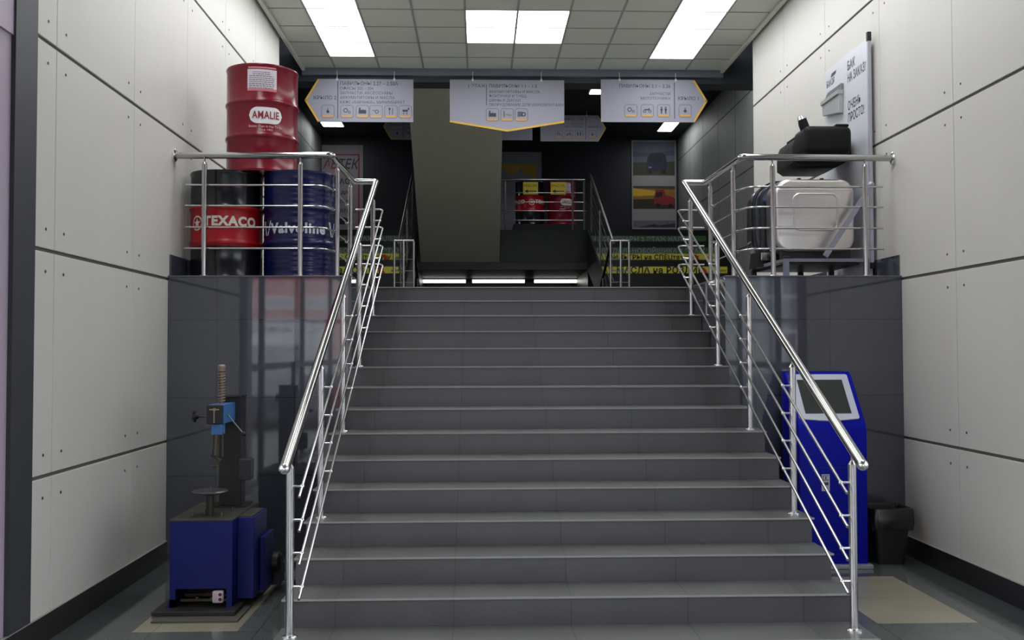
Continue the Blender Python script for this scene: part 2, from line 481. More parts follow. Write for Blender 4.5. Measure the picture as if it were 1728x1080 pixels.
# ================================================================== STAIRCASE
st = thing('staircase', 'wide dark grey tiled staircase climbing between the two plinths', 'staircase', (0, Y0, 0))
for n in range(0, 15):
    yn = Y0 + TR * n; zn = Z0 + RI * n
    zb = 0.0 if n == 0 else zn - RI
    bm = bmesh.new()
    sw = SW - 0.003
    yend = yn + TR + 0.03 if n < 14 else yn + 0.5
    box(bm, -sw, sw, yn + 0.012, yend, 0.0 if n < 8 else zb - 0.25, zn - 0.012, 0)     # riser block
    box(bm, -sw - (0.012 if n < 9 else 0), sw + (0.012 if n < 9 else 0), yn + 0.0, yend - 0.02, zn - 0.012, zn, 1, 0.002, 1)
    s_ = link('step', bm, [M_step, M_tread_lit], st, loc=(0, -Y0, 0))
    nb = bmesh.new()
    w_ = sw + (0.012 if n < 9 else 0)
    box(nb, -w_, w_, yn - 0.0015, yn + 0.006, zn - 0.0085, zn + 0.001, 0)
    link('nosing', nb, M_nose, s_)

# plinths
for s in (-1, 1):
    nm = 'left' if s < 0 else 'right'
    t = thing('plinth', 'tall %s plinth faced with dark polished tiles beside the stairs' % nm, 'plinth', (s * 2.2, PY, 0))
    bm = bmesh.new(); box(bm, *sorted((s * SW, s * (HW - 0.001))), PY, YL, 0, PT - 0.012)
    link('tile_cladding', bm, M_plinth, t, loc=(-s * 2.2, -PY, 0))
    bm = bmesh.new(); box(bm, *sorted((s * SW, s * (HW - 0.001))), PY - 0.006, YL, PT - 0.012, PT, 0, 0.002, 1)
    link('cap', bm, M_cap, t, loc=(-s * 2.2, -PY, 0))

# landing
bm = bmesh.new()
box(bm, -RW, RW, WE, FY, PT - 0.3, PT)
box(bm, -HW, HW, YL + 0.49, WE, PT - 0.3, PT - 0.0005)
for s in (-1, 1): box(bm, *sorted((s * SW, s * HW)), YL + 0.001, YL + 0.49, PT - 0.3, PT - 0.0005)
o = link('floor_landing', bm, tile_mat('landing_tile_paled', (150, 150, 146), (90, 90, 90), (0.61, 0.0), (0.61, 0.1), None, 0.004, 0.04, 0.35)); structure(o, 'tiled landing at the top of the stairs, paled to bounce light', 'floor')  # landing colour lightened to bounce light up onto the sloping slab

# rear hall shell
for s in (-1, 1):
    bm = bmesh.new(); box(bm, *sorted((s * RW, s * (RW + 0.25))), WE, BW + 0.2, 0, RC + 0.1, 0)
    for zz in (2.2, 3.39, 4.665, 5.94): box(bm, *sorted((s * RW, s * (RW - 0.002))), WE, BW, zz - .01, zz + .01, 1)
    for k in range(8): box(bm, *sorted((s * RW, s * (RW - 0.002))), WE + 1.25 * k - .004, WE + 1.25 * k + .004, 2, RC, 1)
    o = link('wall_left_rear' if s < 0 else 'wall_right_rear', bm, [M_conc, mat('rear_joint', (70, 70, 70), 0.8)]); structure(o, 'grey panelled %s wall of the hall behind the signs' % ('left' if s < 0 else 'right'), 'wall')
bm = bmesh.new(); box(bm, -RW - 0.2, RW + 0.2, BW, BW + 0.2, 0, RC + 0.1)
o = link('wall_back', bm, M_navy); structure(o, 'dark navy back wall behind the mezzanine', 'wall')
bm = bmesh.new(); box(bm, -RW - 0.2, RW + 0.2, WE - 0.2, BW + 0.2, RC, RC + 0.2)
o = link('ceiling_rear', bm, M_roof); structure(o, 'dark ceiling of the hall behind', 'ceiling')
bm = bmesh.new(); box(bm, -RW, RW, FY - 0.1, BW, -0.05, 0.0)
o = link('floor_lower', bm, M_rear); structure(o, 'dark floor of the passage under the mezzanine', 'floor')
# mezzanine
XC0, XC1 = -1.68, 1.60
bm = bmesh.new()
box(bm, -RW, RW, MY, BW, 3.34, MZ, 0)
box(bm, XC0, XC1, MY - 0.012, MY, 3.345, MZ - 0.002, 0)
box(bm, XC0, XC1, MY - 0.006, BW, 3.20, 3.34, 1)
box(bm, -RW, XC0, MY, BW, 0, 3.34, 0); box(bm, XC1, RW, MY, BW, 0, 3.34, 0)
o = link('floor_mezzanine', bm, [M_rear, M_rearband]); structure(o, 'dark stone mezzanine floor and face behind the landing', 'floor')
# low wall below the landing at the foot of the downward passage
bm = bmesh.new(); box(bm, -RW, RW, FY - 0.2, FY, 0, PT - 0.3)
o = link('wall_passage', bm, M_rear); structure(o, 'dark wall under the landing edge', 'wall')

# rear flights up to the mezzanine, with coloured sticker bands on risers
def rear_flight(s):
    nm = 'left' if s < 0 else 'right'
    x0, x1 = (-RW, XC0) if s < 0 else (XC1, RW)
    t = thing('rear_staircase', 'dark %s rear flight of steps carrying coloured sticker bands' % nm, 'staircase', ((x0 + x1) / 2, FY, PT))
    off = (-(x0 + x1) / 2, -FY, -PT)
    R2 = (MZ - PT) / 12
    for k in range(12):
        bm = bmesh.new(); yk = FY + 0.3156 * k
        box(bm, x0 + 0.003, x1 - 0.003, yk, min(yk + 0.34, MY - 0.002), (PT + R2 * (k - 1)) if k else PT, PT + R2 * (k + 1))
        link('step', bm, M_rear, t, loc=off)
    bm = bmesh.new()   # stringer on the passage side
    xs = x1 - 0.012 if s < 0 else x0 - 0.01
    prism(bm, [(FY - 0.05, PT - 0.1), (FY - 0.05, PT + 0.19), (MY - 0.02, MZ + 0.02), (MY - 0.02, 3.2), (FY + 0.6, PT - 0.1)], 0, xs, xs + 0.022)
    link('stringer', bm, mat('dark_stringer', (30, 31, 34), 0.5), t, loc=off)
    # sticker bands: (step index, colour, text, ink)
    green, yellow = mat('sticker_green', (62, 112, 58), 0.45), mat('sticker_yellow', (226, 222, 74), 0.45)
    bands = [(5, yellow, 'МАСЛА на РОЗЛИВ', M_ink, 0.150), (7, yellow, 'ФИЛЬТРЫ на СПЕЦтехнику', M_ink, 0.115), (8, green, 'ДЛЯ ДАЛЬНОБОЙЩИКА 2 ЭТАЖ', M_white, 0.118), (10, green, 'АКСЕССУАРЫ 2 ЭТАЖ НАЛЕВО', M_white, 0.118)]
    sx0 = -3.84 if s < 0 else 1.63; sx1 = -1.76 if s < 0 else 3.82
    for k, bmnt, tx, ink, sz in bands:
        yk = FY + 0.3156 * k; zc = PT + R2 * (k + 0.5)
        bm = bmesh.new(); box(bm, sx0, sx1, yk - 0.006, yk - 0.0005, zc - R2 * 0.5 + 0.004, zc + R2 * 0.5 - 0.004, 0)
        cx = (sx0 + sx1) / 2 - 0.08
        wd = {0.150: 1.0}.get(sz, 1.0)
        tb = link('sticker_band', bm, bmnt, t, loc=off)
        bm = bmesh.new()
        text_into(bm, tx, sz, on_xz(cx, yk - 0.006, zc), 'CENTER', 0.03, 0)
        if bmnt is yellow:   # red arrow mark and small yellow-on-red note at the right end
            ax = sx1 - 0.42
            for q in (((ax - .09, zc + .05), (ax + .02, zc + .05), (ax + .05, zc + .01), (ax + .09, zc - .055), (ax, zc - .055), (ax - .01, zc)),):
                prism(bm, q, 1, yk - 0.0085, yk - 0.006, 1)
            text_into(bm, 'налево', 0.06, on_xz(sx1 - 0.13, yk - 0.006, zc), 'CENTER', 0.01, 0)
        link('lettering', bm, [ink, mat('sticker_red', (196, 52, 36), 0.5)], tb)
rear_flight(-1); rear_flight(1)

# sloping olive soffit slab of the upper flight
bm = bmesh.new()
A, B_ = (18.78, 3.345), (15.25, 5.79)
prism(bm, [A, B_, (13.76, 6.44), (15.3, 6.44), (18.78, 3.9)], 0, -1.6, -0.10)
o = link('sloping_slab', bm, M_slab); structure(o, 'olive plastered underside of the upper flight, sloping towards the viewer', 'wall')

# rear hall luminaires, with added unseen fill lights
def rear_light(x, y, dx, dy, label, z=RC):
    t = thing('ceiling_light', label, 'ceiling light', (x, y, z), 'rear hall ceiling lights')
    f = bmesh.new(); box(f, -dx / 2 - .02, dx / 2 + .02, -dy / 2 - .02, dy / 2 + .02, -0.03, -0.001); link('frame', f, M_frame, t)
    d = bmesh.new(); box(d, -dx / 2, dx / 2, -dy / 2, dy / 2, -0.034, -0.030); link('diffuser', d, M_lamp2, t)
rear_light(3.55, 20.6, 0.30, 1.1, 'small bright ceiling light above the right rear poster column')
rear_light(1.78, 17.8, 0.42, 0.6, 'small bright ceiling light at the left edge of the right hanging sign')
rear_light(0.85, 17.8, 0.42, 0.6, 'small bright ceiling light at the right edge of the middle hanging sign')
rear_light(-3.57, 20.6, 0.42, 0.5, 'bright ceiling light above the left rear banner')
rear_light(-3.2, 15.4, 0.6, 0.6, 'unseen fill light added above the left hanging sign')  # this pair is added out of view to brighten the rear hall
rear_light(3.2, 15.4, 0.6, 0.6, 'unseen fill light added above the right hanging sign')
for k, xc in enumerate((-1.335, -0.075, 1.27)):
    t = thing('tube_light', ['left', 'middle', 'right'][k] + ' of three bright tube lights low under the mezzanine', 'tube light', (xc, 21.0, 3.20), 'tube lights under the mezzanine')
    f = bmesh.new(); box(f, -0.57, 0.57, -0.04, 0.04, -0.03, -0.001); link('housing', f, M_frame, t)
    d = bmesh.new(); tube(d, [(-0.56 if k < 2 else -0.58, 0, -0.065), (0.56, 0, -0.065)], 0.034, 10); link('tube', d, M_tube, t, True)

# ================================================================== RAILINGS
RZ = 3.206
BARZ = [2.970, 2.803, 2.629, 2.459]
PR, HR, BR = 0.0205, 0.0265, 0.0080
SLO = RI / TR
def slope_z(y, off): return Z0 + (y - Y0) * SLO + off
def main_rail(s):
    nm = 'left' if s < 0 else 'right'
    t = thing('railing', 'polished steel railing around the %s plinth and down the %s side of the stairs' % (nm, nm), 'railing', (s * 1.42, YL, PT))
    off = (-s * 1.42, -YL, -PT)
    X = lambda v: s * v
    hx, px_, bx_ = 1.43, 1.425, 1.365
    YC = 9.09
    # handrail
    h0 = (X(hx), 4.86, 1.055)
    bm = bmesh.new()
    path = fillet([h0, (X(hx), YC, RZ)], .0)
    ystart = YC
    pts = [h0, (X(hx), YC - 0.03, 1.055 + (YC - 0.03 - 4.86) * (RZ - 1.055) / (YC - 4.86)), (X(hx), YC + 0.02, RZ), (X(1.645), YC + 0.02, RZ), (X(1.66), 7.90, RZ), (X(HW - 0.01), 7.93, RZ)]
    tube(bm, fillet(pts, 0.045, 5), HR, 16)
    hr = link('handrail', bm, M_steel, t, True, off)
    bm = bmesh.new(); sphere(bm, h0, HR * 1.08, 0, 1.0, 16); link('end_cap', bm, M_weld, hr, True)
    bm = bmesh.new(); lathe(bm, [(0.052, X(HW - 0.0005)), (0.052, X(HW - 0.012)), (0.04, X(HW - 0.02))], 7.93, RZ, 24, 0, axis='x'); link('wall_flange', bm, M_weld, hr, True)
    hz = lambda y: 1.055 + (y - 4.86) * (RZ - 1.055) / (YC - 4.86)
    # posts
    def post(x, y, zb, zt, pins, dirv):
        bm = bmesh.new(); tube(bm, [(x, y, zb), (x, y, zt - 0.075)], PR, 14)
        tube(bm, [(x, y, zt - 0.075), (x, y, zt - 0.055)], [PR, 0.008], 14)
        tube(bm, [(x, y, zt - 0.06), (x, y, zt - 0.015)], 0.0075, 8)
        p = link('post', bm, M_steel2, t, True, off)
        bm = bmesh.new(); lathe(bm, [(0.040, zb), (0.040, zb + 0.006), (0.030, zb + 0.012)], x, y, 20); link('base_flange', bm, M_weld, p, True)
        for pz in pins:
            bm = bmesh.new(); tube(bm, [(x, y, pz), (x + dirv[0], y + dirv[1], pz)], 0.0062, 8)
            sphere(bm, (x + dirv[0], y + dirv[1], pz), 0.0125, 0, 1, 10)
            link('bracket', bm, M_weld, p, True)
    offs = [0.952, 0.784, 0.619, 0.452]
    ztop = [2.940, 2.775, 2.605, 2.432]
    barz = lambda k, y: offs[k] + (y - 4.986) * (ztop[k] - offs[k]) / (YC - 0.02 - 4.986)
    for n in (0, 3, 6, 9, 12):
        y = Y0 + TR * n + 0.15
        if n == 9: y = Y0 + TR * n + 0.12
        zb = Z0 + RI * n
        post(X(px_), y, zb, hz(y), [barz(k, y) for k in range(4)], (X(bx_) - X(px_), 0))
    for y in (8.16, 8.98): post(X(1.655), y, PT, RZ, BARZ, (X(0.035), 0))
    for x in (1.912, 2.674): post(X(x), 7.90, PT, RZ, BARZ, (0, 0.035))
    # bars
    for k in range(4):
        zt = ztop[k]
        y1 = YC - 0.02
        ylow = 4.90 - 0.0
        zl = barz(k, ylow)
        bm = bmesh.new()
        tube(bm, fillet([(X(bx_), ylow, zl), (X(bx_), y1, zt), (X(1.62), y1 + 0.02, zt)], 0.05, 5), BR, 8)
        link('bar', bm, M_steel2, t, True, off)
        bm = bmesh.new(); z = BARZ[k]
        tube(bm, fillet([(X(HW - 0.09), 7.937, z), (X(1.735), 7.937, z), (X(1.682), 8.16, z)], 0.09, 5), BR, 8)
        link('bar', bm, M_steel2, t, True, off)
        bm = bmesh.new(); tube(bm, [(X(1.682), 8.16, z), (X(1.682), 9.05, z)], BR * 0.8, 8)
        link('bar', bm, M_steel2, t, True, off)
main_rail(-1); main_rail(1)

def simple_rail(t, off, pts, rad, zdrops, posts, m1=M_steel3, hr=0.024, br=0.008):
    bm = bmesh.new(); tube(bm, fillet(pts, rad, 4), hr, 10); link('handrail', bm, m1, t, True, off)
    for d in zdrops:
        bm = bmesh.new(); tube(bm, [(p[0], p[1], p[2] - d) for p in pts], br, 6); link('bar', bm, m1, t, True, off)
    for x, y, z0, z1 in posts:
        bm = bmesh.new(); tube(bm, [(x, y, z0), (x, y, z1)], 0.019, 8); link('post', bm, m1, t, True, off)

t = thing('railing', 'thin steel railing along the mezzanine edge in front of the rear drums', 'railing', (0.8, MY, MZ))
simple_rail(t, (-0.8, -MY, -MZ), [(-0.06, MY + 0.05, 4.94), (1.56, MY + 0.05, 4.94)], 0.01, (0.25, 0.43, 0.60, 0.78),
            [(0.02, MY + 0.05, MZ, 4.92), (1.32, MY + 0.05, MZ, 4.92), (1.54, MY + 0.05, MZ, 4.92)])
SL2 = (MZ - PT) / (MY - FY)
def rear_rail(s):
    nm = 'left' if s < 0 else 'right'
    xr = -1.74 if s < 0 else 1.63; xo = -1.80 if s < 0 else 1.86; xi = -1.50 if s < 0 else 1.57
    t = thing('railing', 'steel railing climbing beside the %s rear flight' % nm, 'railing', (xr, FY, PT))
    off = (-xr, -FY, -PT)
    simple_rail(t, off, [(xr, FY + 0.05, 3.34), (xr, MY - 0.25, 4.98)], 0.0, (0.26, 0.44, 0.62, 0.8),
                [(xr, FY + 0.4, PT + 0.15, 3.45), (xr, FY + 1.75, PT + 0.8, 4.10), (xr, MY - 0.4, MZ - 0.1, 4.87)])
    t = thing('railing', 'short steel guard with three rungs at the foot of the %s rear flight' % nm, 'railing', (xi, FY - 0.1, PT))
    off = (-xi, -FY + 0.1, -PT)
    yg = FY - 0.06
    simple_rail(t, off, [(xi, yg, 3.36), (xo, yg, 3.36)], 0.0, (0.29, 0.47, 0.65, 0.83),
                [(xi, yg, PT, 3.35), ((xi + xo) / 2, yg - 0.10, PT, 3.35), (xo, yg, PT, 3.35)], m1=M_steel2, br=0.009)
    t = thing('railing', 'dark handrail descending into the passage on its %s side' % nm, 'railing', (xi, FY, PT))
    off = (-xi, -FY, -PT)
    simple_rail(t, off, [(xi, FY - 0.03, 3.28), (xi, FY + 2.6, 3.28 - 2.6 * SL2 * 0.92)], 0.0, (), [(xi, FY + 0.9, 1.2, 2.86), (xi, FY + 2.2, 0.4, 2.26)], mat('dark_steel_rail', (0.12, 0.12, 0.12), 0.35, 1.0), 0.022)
rear_rail(-1); rear_rail(1)
# the steps going down through the opening
bm = bmesh.new()
t = thing('downward_staircase', 'dark steps going down under the mezzanine between the rear flights', 'staircase', (0, FY, 0))
for k in range(11):
    bm = bmesh.new(); box(bm, XC0 + .02, XC1 - .02, FY + 0.3 * k, FY + 0.3 * (k + 1) + 0.02, 0.0, PT - 0.2028 * (k + 1) + 0.0)
    link('step', bm, M_rear, t, loc=(0, -FY, 0))

# ================================================================== HANGING SIGNS
def rring(bm, cx, cz, w_, h_, r, th, y0, y1, mi):
    """rounded square outline"""
    out = []; inn = []
    for (sx, sz, a0) in ((1, 1, 0), (-1, 1, 90), (-1, -1, 180), (1, -1, 270)):
        for k in range(5):
            a = math.radians(a0 + 22.5 * k)
            ox, oz = cx + sx * (w_ / 2 - r), cz + sz * (h_ / 2 - r)
            out.append((ox + r * math.cos(a), oz + r * math.sin(a))); inn.append((ox + (r - th) * math.cos(a), oz + (r - th) * math.sin(a)))
    n = len(out)
    for i in range(n):
        j = (i + 1) % n
        f = bm.faces.new([bm.verts.new((p[0], y0, p[1])) for p in (out[i], out[j], inn[j], inn[i])]); f.material_index = mi

def disc(bm, cx, cz, r, y, mi, r2=0, n=14):
    if r2:
        for k in range(n):
            a, b = 2 * PI * k / n, 2 * PI * (k + 1) / n
            f = bm.faces.new([bm.verts.new((cx + q * math.cos(t_), y, cz + q * math.sin(t_))) for q, t_ in ((r, a), (r, b), (r2, b), (r2, a))]); f.material_index = mi
    else:
        f = bm.faces.new([bm.verts.new((cx + r * math.cos(2 * PI * k / n), y, cz + r * math.sin(2 * PI * k / n))) for k in range(n)]); f.material_index = mi

def rect(bm, x0, x1, z0, z1, y, mi):
    quad(bm, (x0, y, z0), (x1, y, z0), (x1, y, z1), (x0, y, z1), mi)

def glyph(bm, kind, x, z, s, y):
    g = 1
    if kind == 'gears':
        disc(bm, x - .1 * s, z + .04 * s, .17 * s, y, g, .11 * s); disc(bm, x + .18 * s, z - .1 * s, .1 * s, y, g, .06 * s)
    elif kind == 'battery':
        rect(bm, x - .28 * s, x + .28 * s, z - .2 * s, z + .08 * s, y, g); rect(bm, x - .26 * s, x - .14 * s, z + .08 * s, z + .26 * s, y, g)
        rect(bm, x + .0 * s, x + .06 * s, z + .08 * s, z + .14 * s, y, g)
    elif kind == 'oilcan':
        disc(bm, x + .05 * s, z - .04 * s, .15 * s, y, g, .10 * s); rect(bm, x - .3 * s, x - .08 * s, z + .02 * s, z + .06 * s, y, g)
    elif kind == 'fork':
        rect(bm, x - .13 * s, x - .08 * s, z - .25 * s, z + .1 * s, y, g); rect(bm, x - .17 * s, x - .04 * s, z + .1 * s, z + .25 * s, y, g)
        rect(bm, x + .08 * s, x + .13 * s, z - .25 * s, z + .25 * s, y, g)
    elif kind == 'cart':
        rect(bm, x - .2 * s, x + .2 * s, z - .05 * s, z + .12 * s, y, g); rect(bm, x + .2 * s, x + .3 * s, z + .1 * s, z + .26 * s, y, g)
        disc(bm, x - .12 * s, z - .18 * s, .05 * s, y, g); disc(bm, x + .12 * s, z - .18 * s, .05 * s, y, g)
    elif kind == 'injector':
        rect(bm, x - .26 * s, x - .2 * s, z - .22 * s, z + .25 * s, y, g)
        text_into(bm, 'ТНВД', .17 * s, lambda u, v, d: (x + .08 * s + u, y, z - .06 * s + v), 'CENTER', 0.01, g)
    elif kind == 'tyres':
        for k in range(3): rect(bm, x - .28 * s, x + .08 * s, z + (.1 - .13 * k) * s, z + (.19 - .13 * k) * s, y, g)
        disc(bm, x + .18 * s, z + .0 * s, .17 * s, y, g, .09 * s)
    elif kind == 'motorcycle':
        disc(bm, x - .2 * s, z - .08 * s, .12 * s, y, g, .07 * s); disc(bm, x + .2 * s, z - .08 * s, .12 * s, y, g, .07 * s)
        rect(bm, x - .18 * s, x + .16 * s, z + .0 * s, z + .08 * s, y, g); rect(bm, x + .08 * s, x + .18 * s, z + .08 * s, z + .15 * s, y, g)
    elif kind == 'people':
        for d in (-.16, .16):
            disc(bm, x + d * s, z + .22 * s, .06 * s, y, g); rect(bm, x + (d - .08) * s, x + (d + .08) * s, z - .05 * s, z + .14 * s, y, g)
            rect(bm, x + (d - .05) * s, x + (d + .05) * s, z - .26 * s, z - .05 * s, y, g)
    else:   # round weight mark
        disc(bm, x, z - .06 * s, .12 * s, y, g); rect(bm, x - .03 * s, x + .03 * s, z + .06 * s, z + .2 * s, y, g)

def hanging_sign(kind, label, X0, Yp, Z1, sc, zceil, group, cat='sign'):
    """X0,Z1 = upper left corner of the rectangular body in the picture sense"""
    W_, H_ = 1.29 * sc, 0.585 * sc
    k = 0.00804 * sc
    t = thing('hanging_sign', label, cat, (X0 + W_ / 2, Yp, Z1), group)
    off = (-(X0 + W_ / 2), -Yp, -Z1)
    y0, y1 = Yp, Yp + 0.03; yf = Yp - 0.0012
    tipx = 0.178 * sc
    bm = bmesh.new()
    if kind == 'left': poly = [(X0, Z1), (X0 + W_, Z1), (X0 + W_, Z1 - H_), (X0, Z1 - H_), (X0 - tipx, Z1 - H_ / 2)]
    elif kind == 'right': poly = [(X0, Z1), (X0 + W_, Z1), (X0 + W_ + tipx, Z1 - H_ / 2), (X0 + W_, Z1 - H_), (X0, Z1 - H_)]
    elif kind == 'down':
        W_ = 1.561 * sc
        poly = [(X0, Z1), (X0 + W_, Z1), (X0 + W_, Z1 - H_), (X0 + W_ / 2, Z1 - H_ - 0.125 * sc), (X0, Z1 - H_)]
    else: poly = [(X0, Z1), (X0 + W_, Z1), (X0 + W_, Z1 - H_), (X0, Z1 - H_)]
    prism(bm, poly, 1, y0, y1)
    link('board', bm, M_white, t, loc=off)
    b = 0.026 * sc
    bm = bmesh.new()
    edges = {'left': ((3, 4), (4, 0)), 'right': ((1, 2), (2, 3)), 'down': ((2, 3), (3, 4))}.get(kind, ())
    for i, j in edges:
        p, q = Vector(poly[i]), Vector(poly[j])
        c = Vector((X0 + W_ / 2, Z1 - H_ / 2)); d = (q - p).normalized(); n = Vector((-d.y, d.x))
        if (c - p).dot(n) < 0: n = -n
        u0, u1 = 0.0, 0.0
        P = [p, q, q + n * b, p + n * b]
        quad(bm, *[(v.x, yf - 0.0006, v.y) for v in P])
    if edges: link('arrow_border', bm, M_yel, t, loc=off)
    else: bm.free()
    # hangers
    for fx in (0.2, 0.8):
        bm = bmesh.new(); tube(bm, [(X0 + W_ * fx, Yp + 0.015, Z1 - 0.005), (X0 + W_ * fx, Yp + 0.015, zceil)], 0.005, 6)
        box(bm, X0 + W_ * fx - .012, X0 + W_ * fx + .012, Yp - 0.002, Yp + .032, Z1 - .02, Z1 + .012)
        link('hanger', bm, M_frame, t, loc=off)
    def T(s_, px_, py_, size, al='LEFT', bold=0.0, xs=1.0):
        bm = bmesh.new(); text_into(bm, s_, size * sc, lambda u, v, d: (X0 + px_ * k + u, yf, Z1 - py_ * k * 0.98 + v), al, bold, 0, xs); link('lettering', bm, M_txt, t, loc=off)
    icons = []; bm = bmesh.new()
    if kind == 'left':
        T('ПАВИЛЬОНЫ 2.27 – 2.50А', 37, 8, 0.069, bold=.008, xs=.93); T('ОФИСЫ 202 – 204', 37, 16.5, 0.055); T('ЗАПЧАСТИ, АКСЕССУАРЫ', 37, 24.5, 0.055)
        T('АККУМУЛЯТОРЫ И МАСЛА', 37, 32.5, 0.055); T('КАФЕ «БАРАНКА», МИНИМАРКЕТ', 37, 40.5, 0.055, xs=.97); T('КРЫЛО 2', 12, 33, 0.069, 'CENTER', .008)
        rect(bm, X0 + 33 * k, X0 + 34.3 * k, Z1 - 67 * k, Z1 - 4 * k, yf, 0)
        icons = [(17, 'mark'), (49, 'gears'), (75, 'battery'), (98, 'oilcan'), (123, 'fork'), (147, 'cart')]; iy = 55.5
    elif kind == 'down':
        T('1 ЭТАЖ', 45, 11, 0.064, 'CENTER', .006); T('ПАВИЛЬОНЫ 1.1 – 1.5', 66, 11, 0.066, bold=.008, xs=.95)
        T('АККУМУЛЯТОРЫ И МАСЛА', 66, 21, 0.052); T('ФОРСУНКИ И ТНВД', 66, 28.5, 0.052); T('ШИНЫ И ДИСКИ', 66, 36, 0.052); T('ОБОРУДОВАНИЕ ДЛЯ ШИНОМОНТАЖА', 66, 43.5, 0.052)
        rect(bm, X0 + 61.5 * k, X0 + 62.6 * k, Z1 - 44 * k, Z1 - 8 * k, yf, 0)
        icons = [(72, 'battery'), (97, 'injector'), (121, 'tyres')]; iy = 61
    elif kind == 'right':
        T('ПАВИЛЬОНЫ 2.1 – 2.26', 119, 11.5, 0.066, 'RIGHT', .008, .97); T('ЗАПЧАСТИ', 119, 25, 0.053, 'RIGHT'); T('МОТОТЕХНИКА', 119, 33, 0.053, 'RIGHT'); T('КРЫЛО 1', 150, 33, 0.066, 'CENTER', .008)
        rect(bm, X0 + 125 * k, X0 + 126.3 * k, Z1 - 67 * k, Z1 - 5 * k, yf, 0)
        icons = [(51, 'gears'), (79, 'motorcycle'), (107, 'people'), (144, 'mark')]; iy = 53.5
    if icons: link('divider_line', bm, M_txt, t, loc=off)
    else: bm.free()
    s_ = 22.5 * k
    for ix, g in icons:
        bm = bmesh.new(); cx, cz = X0 + ix * k, Z1 - iy * k
        if kind == 'down': cz = Z1 - 61 * k * 0.98
        rect(bm, cx - s_ * .45, cx + s_ * .45, cz - s_ * .42, cz - s_ * .29, yf - .0004, 2)
        rring(bm, cx, cz, s_, s_, s_ * .2, s_ * .055, yf - .0008, yf, 0)
        glyph(bm, g, cx, cz + s_ * .05, s_, yf - .0006)
        link('pictogram', bm, [M_line, M_txt, M_ora], t, loc=off)
hanging_sign('left', 'white hanging sign with a left arrow tip, near the left wall, below the beam', -2.665, 13.3, 5.333, 1.0, 5.45, 'direction signs under the beam')
hanging_sign('down', 'white hanging sign in the middle whose lower edge points down', -0.878, 13.3, 5.334, 1.0, 5.45, 'direction signs under the beam')
hanging_sign('right', 'white hanging sign with a right arrow tip, near the right wall, below the beam', 1.187, 13.3, 5.350, 1.0, 5.45, 'direction signs under the beam')
hanging_sign('left', 'smaller, farther white sign with left arrow tip, mostly behind the left front sign', -2.235, 19.5, 6.38, 0.90, RC, 'direction signs far behind')
hanging_sign('plain', 'plain whitish board end hanging far behind the middle sign', -0.58, 19.5, 6.38, 0.90, RC, 'direction signs far behind')
hanging_sign('right', 'smaller, farther white sign with right arrow tip, between the two front signs', 0.743, 19.5, 6.36, 0.90, RC, 'direction signs far behind')

# ================================================================== DRUMS
DH, DR = 0.885, 0.292
def drum_mesh(mats_z, ribs):
    """mats_z: list of (z_top, material index)"""
    prof = [(DR - 0.03, 0.0), (DR + .004, 0.0), (DR + .006, 0.010), (DR + .004, 0.022), (DR, 0.028)]
    hoops = [0.294, 0.578]
    zs = sorted([z for z, _ in mats_z[:-1]])
    P = []
    for h in hoops:
        P += [(DR, h - .030), (DR + .006, h - .016), (DR + .0115, h - .004), (DR + .0115, h + .004), (DR + .006, h + .016), (DR, h + .030)]
    for rz in ribs:
        P += [(DR, rz - .010), (DR + .003, rz), (DR, rz + .010)]
    for z in zs:
        if not any(abs(z - h) < .03 for h in hoops): P += [(DR, z)]
        else:
            P += []
    P.sort(key=lambda q: q[1])
    prof += P
    prof += [(DR, DH - .028), (DR + .004, DH - .022), (DR + .007, DH - .010), (DR + .004, DH), (DR - .006, DH), (DR - .010, DH - .018), (0.002, DH - .016)]
    ms = []
    for (r1, z1), (r2, z2) in zip(prof, prof[1:]):
        zc = (z1 + z2) / 2; mi = mats_z[-1][1]
        for zt, m_ in mats_z:
            if zc < zt: mi = m_; break
        ms.append(mi)
    bm = bmesh.new(); lathe(bm, prof, 0, 0, 64, 0, ms)
    return bm

def cyl(r, phi0, z0):
    """u along the girth (right as seen from the entrance), v up; phi0 = angle from -Y towards +X"""
    def f(u, v, d):
        a = phi0 + u / r
        return ((r + d) * math.sin(a), -(r + d) * math.cos(a), z0 + v)
    return f

def wrap_rect(bm, u0, u1, z0, z1, r, phi0, mi, n=10, poly=None):
    for k in range(n):
        a, b = u0 + (u1 - u0) * k / n, u0 + (u1 - u0) * (k + 1) / n
        P = cyl(r, phi0, 0)
        quad(bm, P(a, z0, 0), P(b, z0, 0), P(b, z1, 0), P(a, z1, 0), mi)

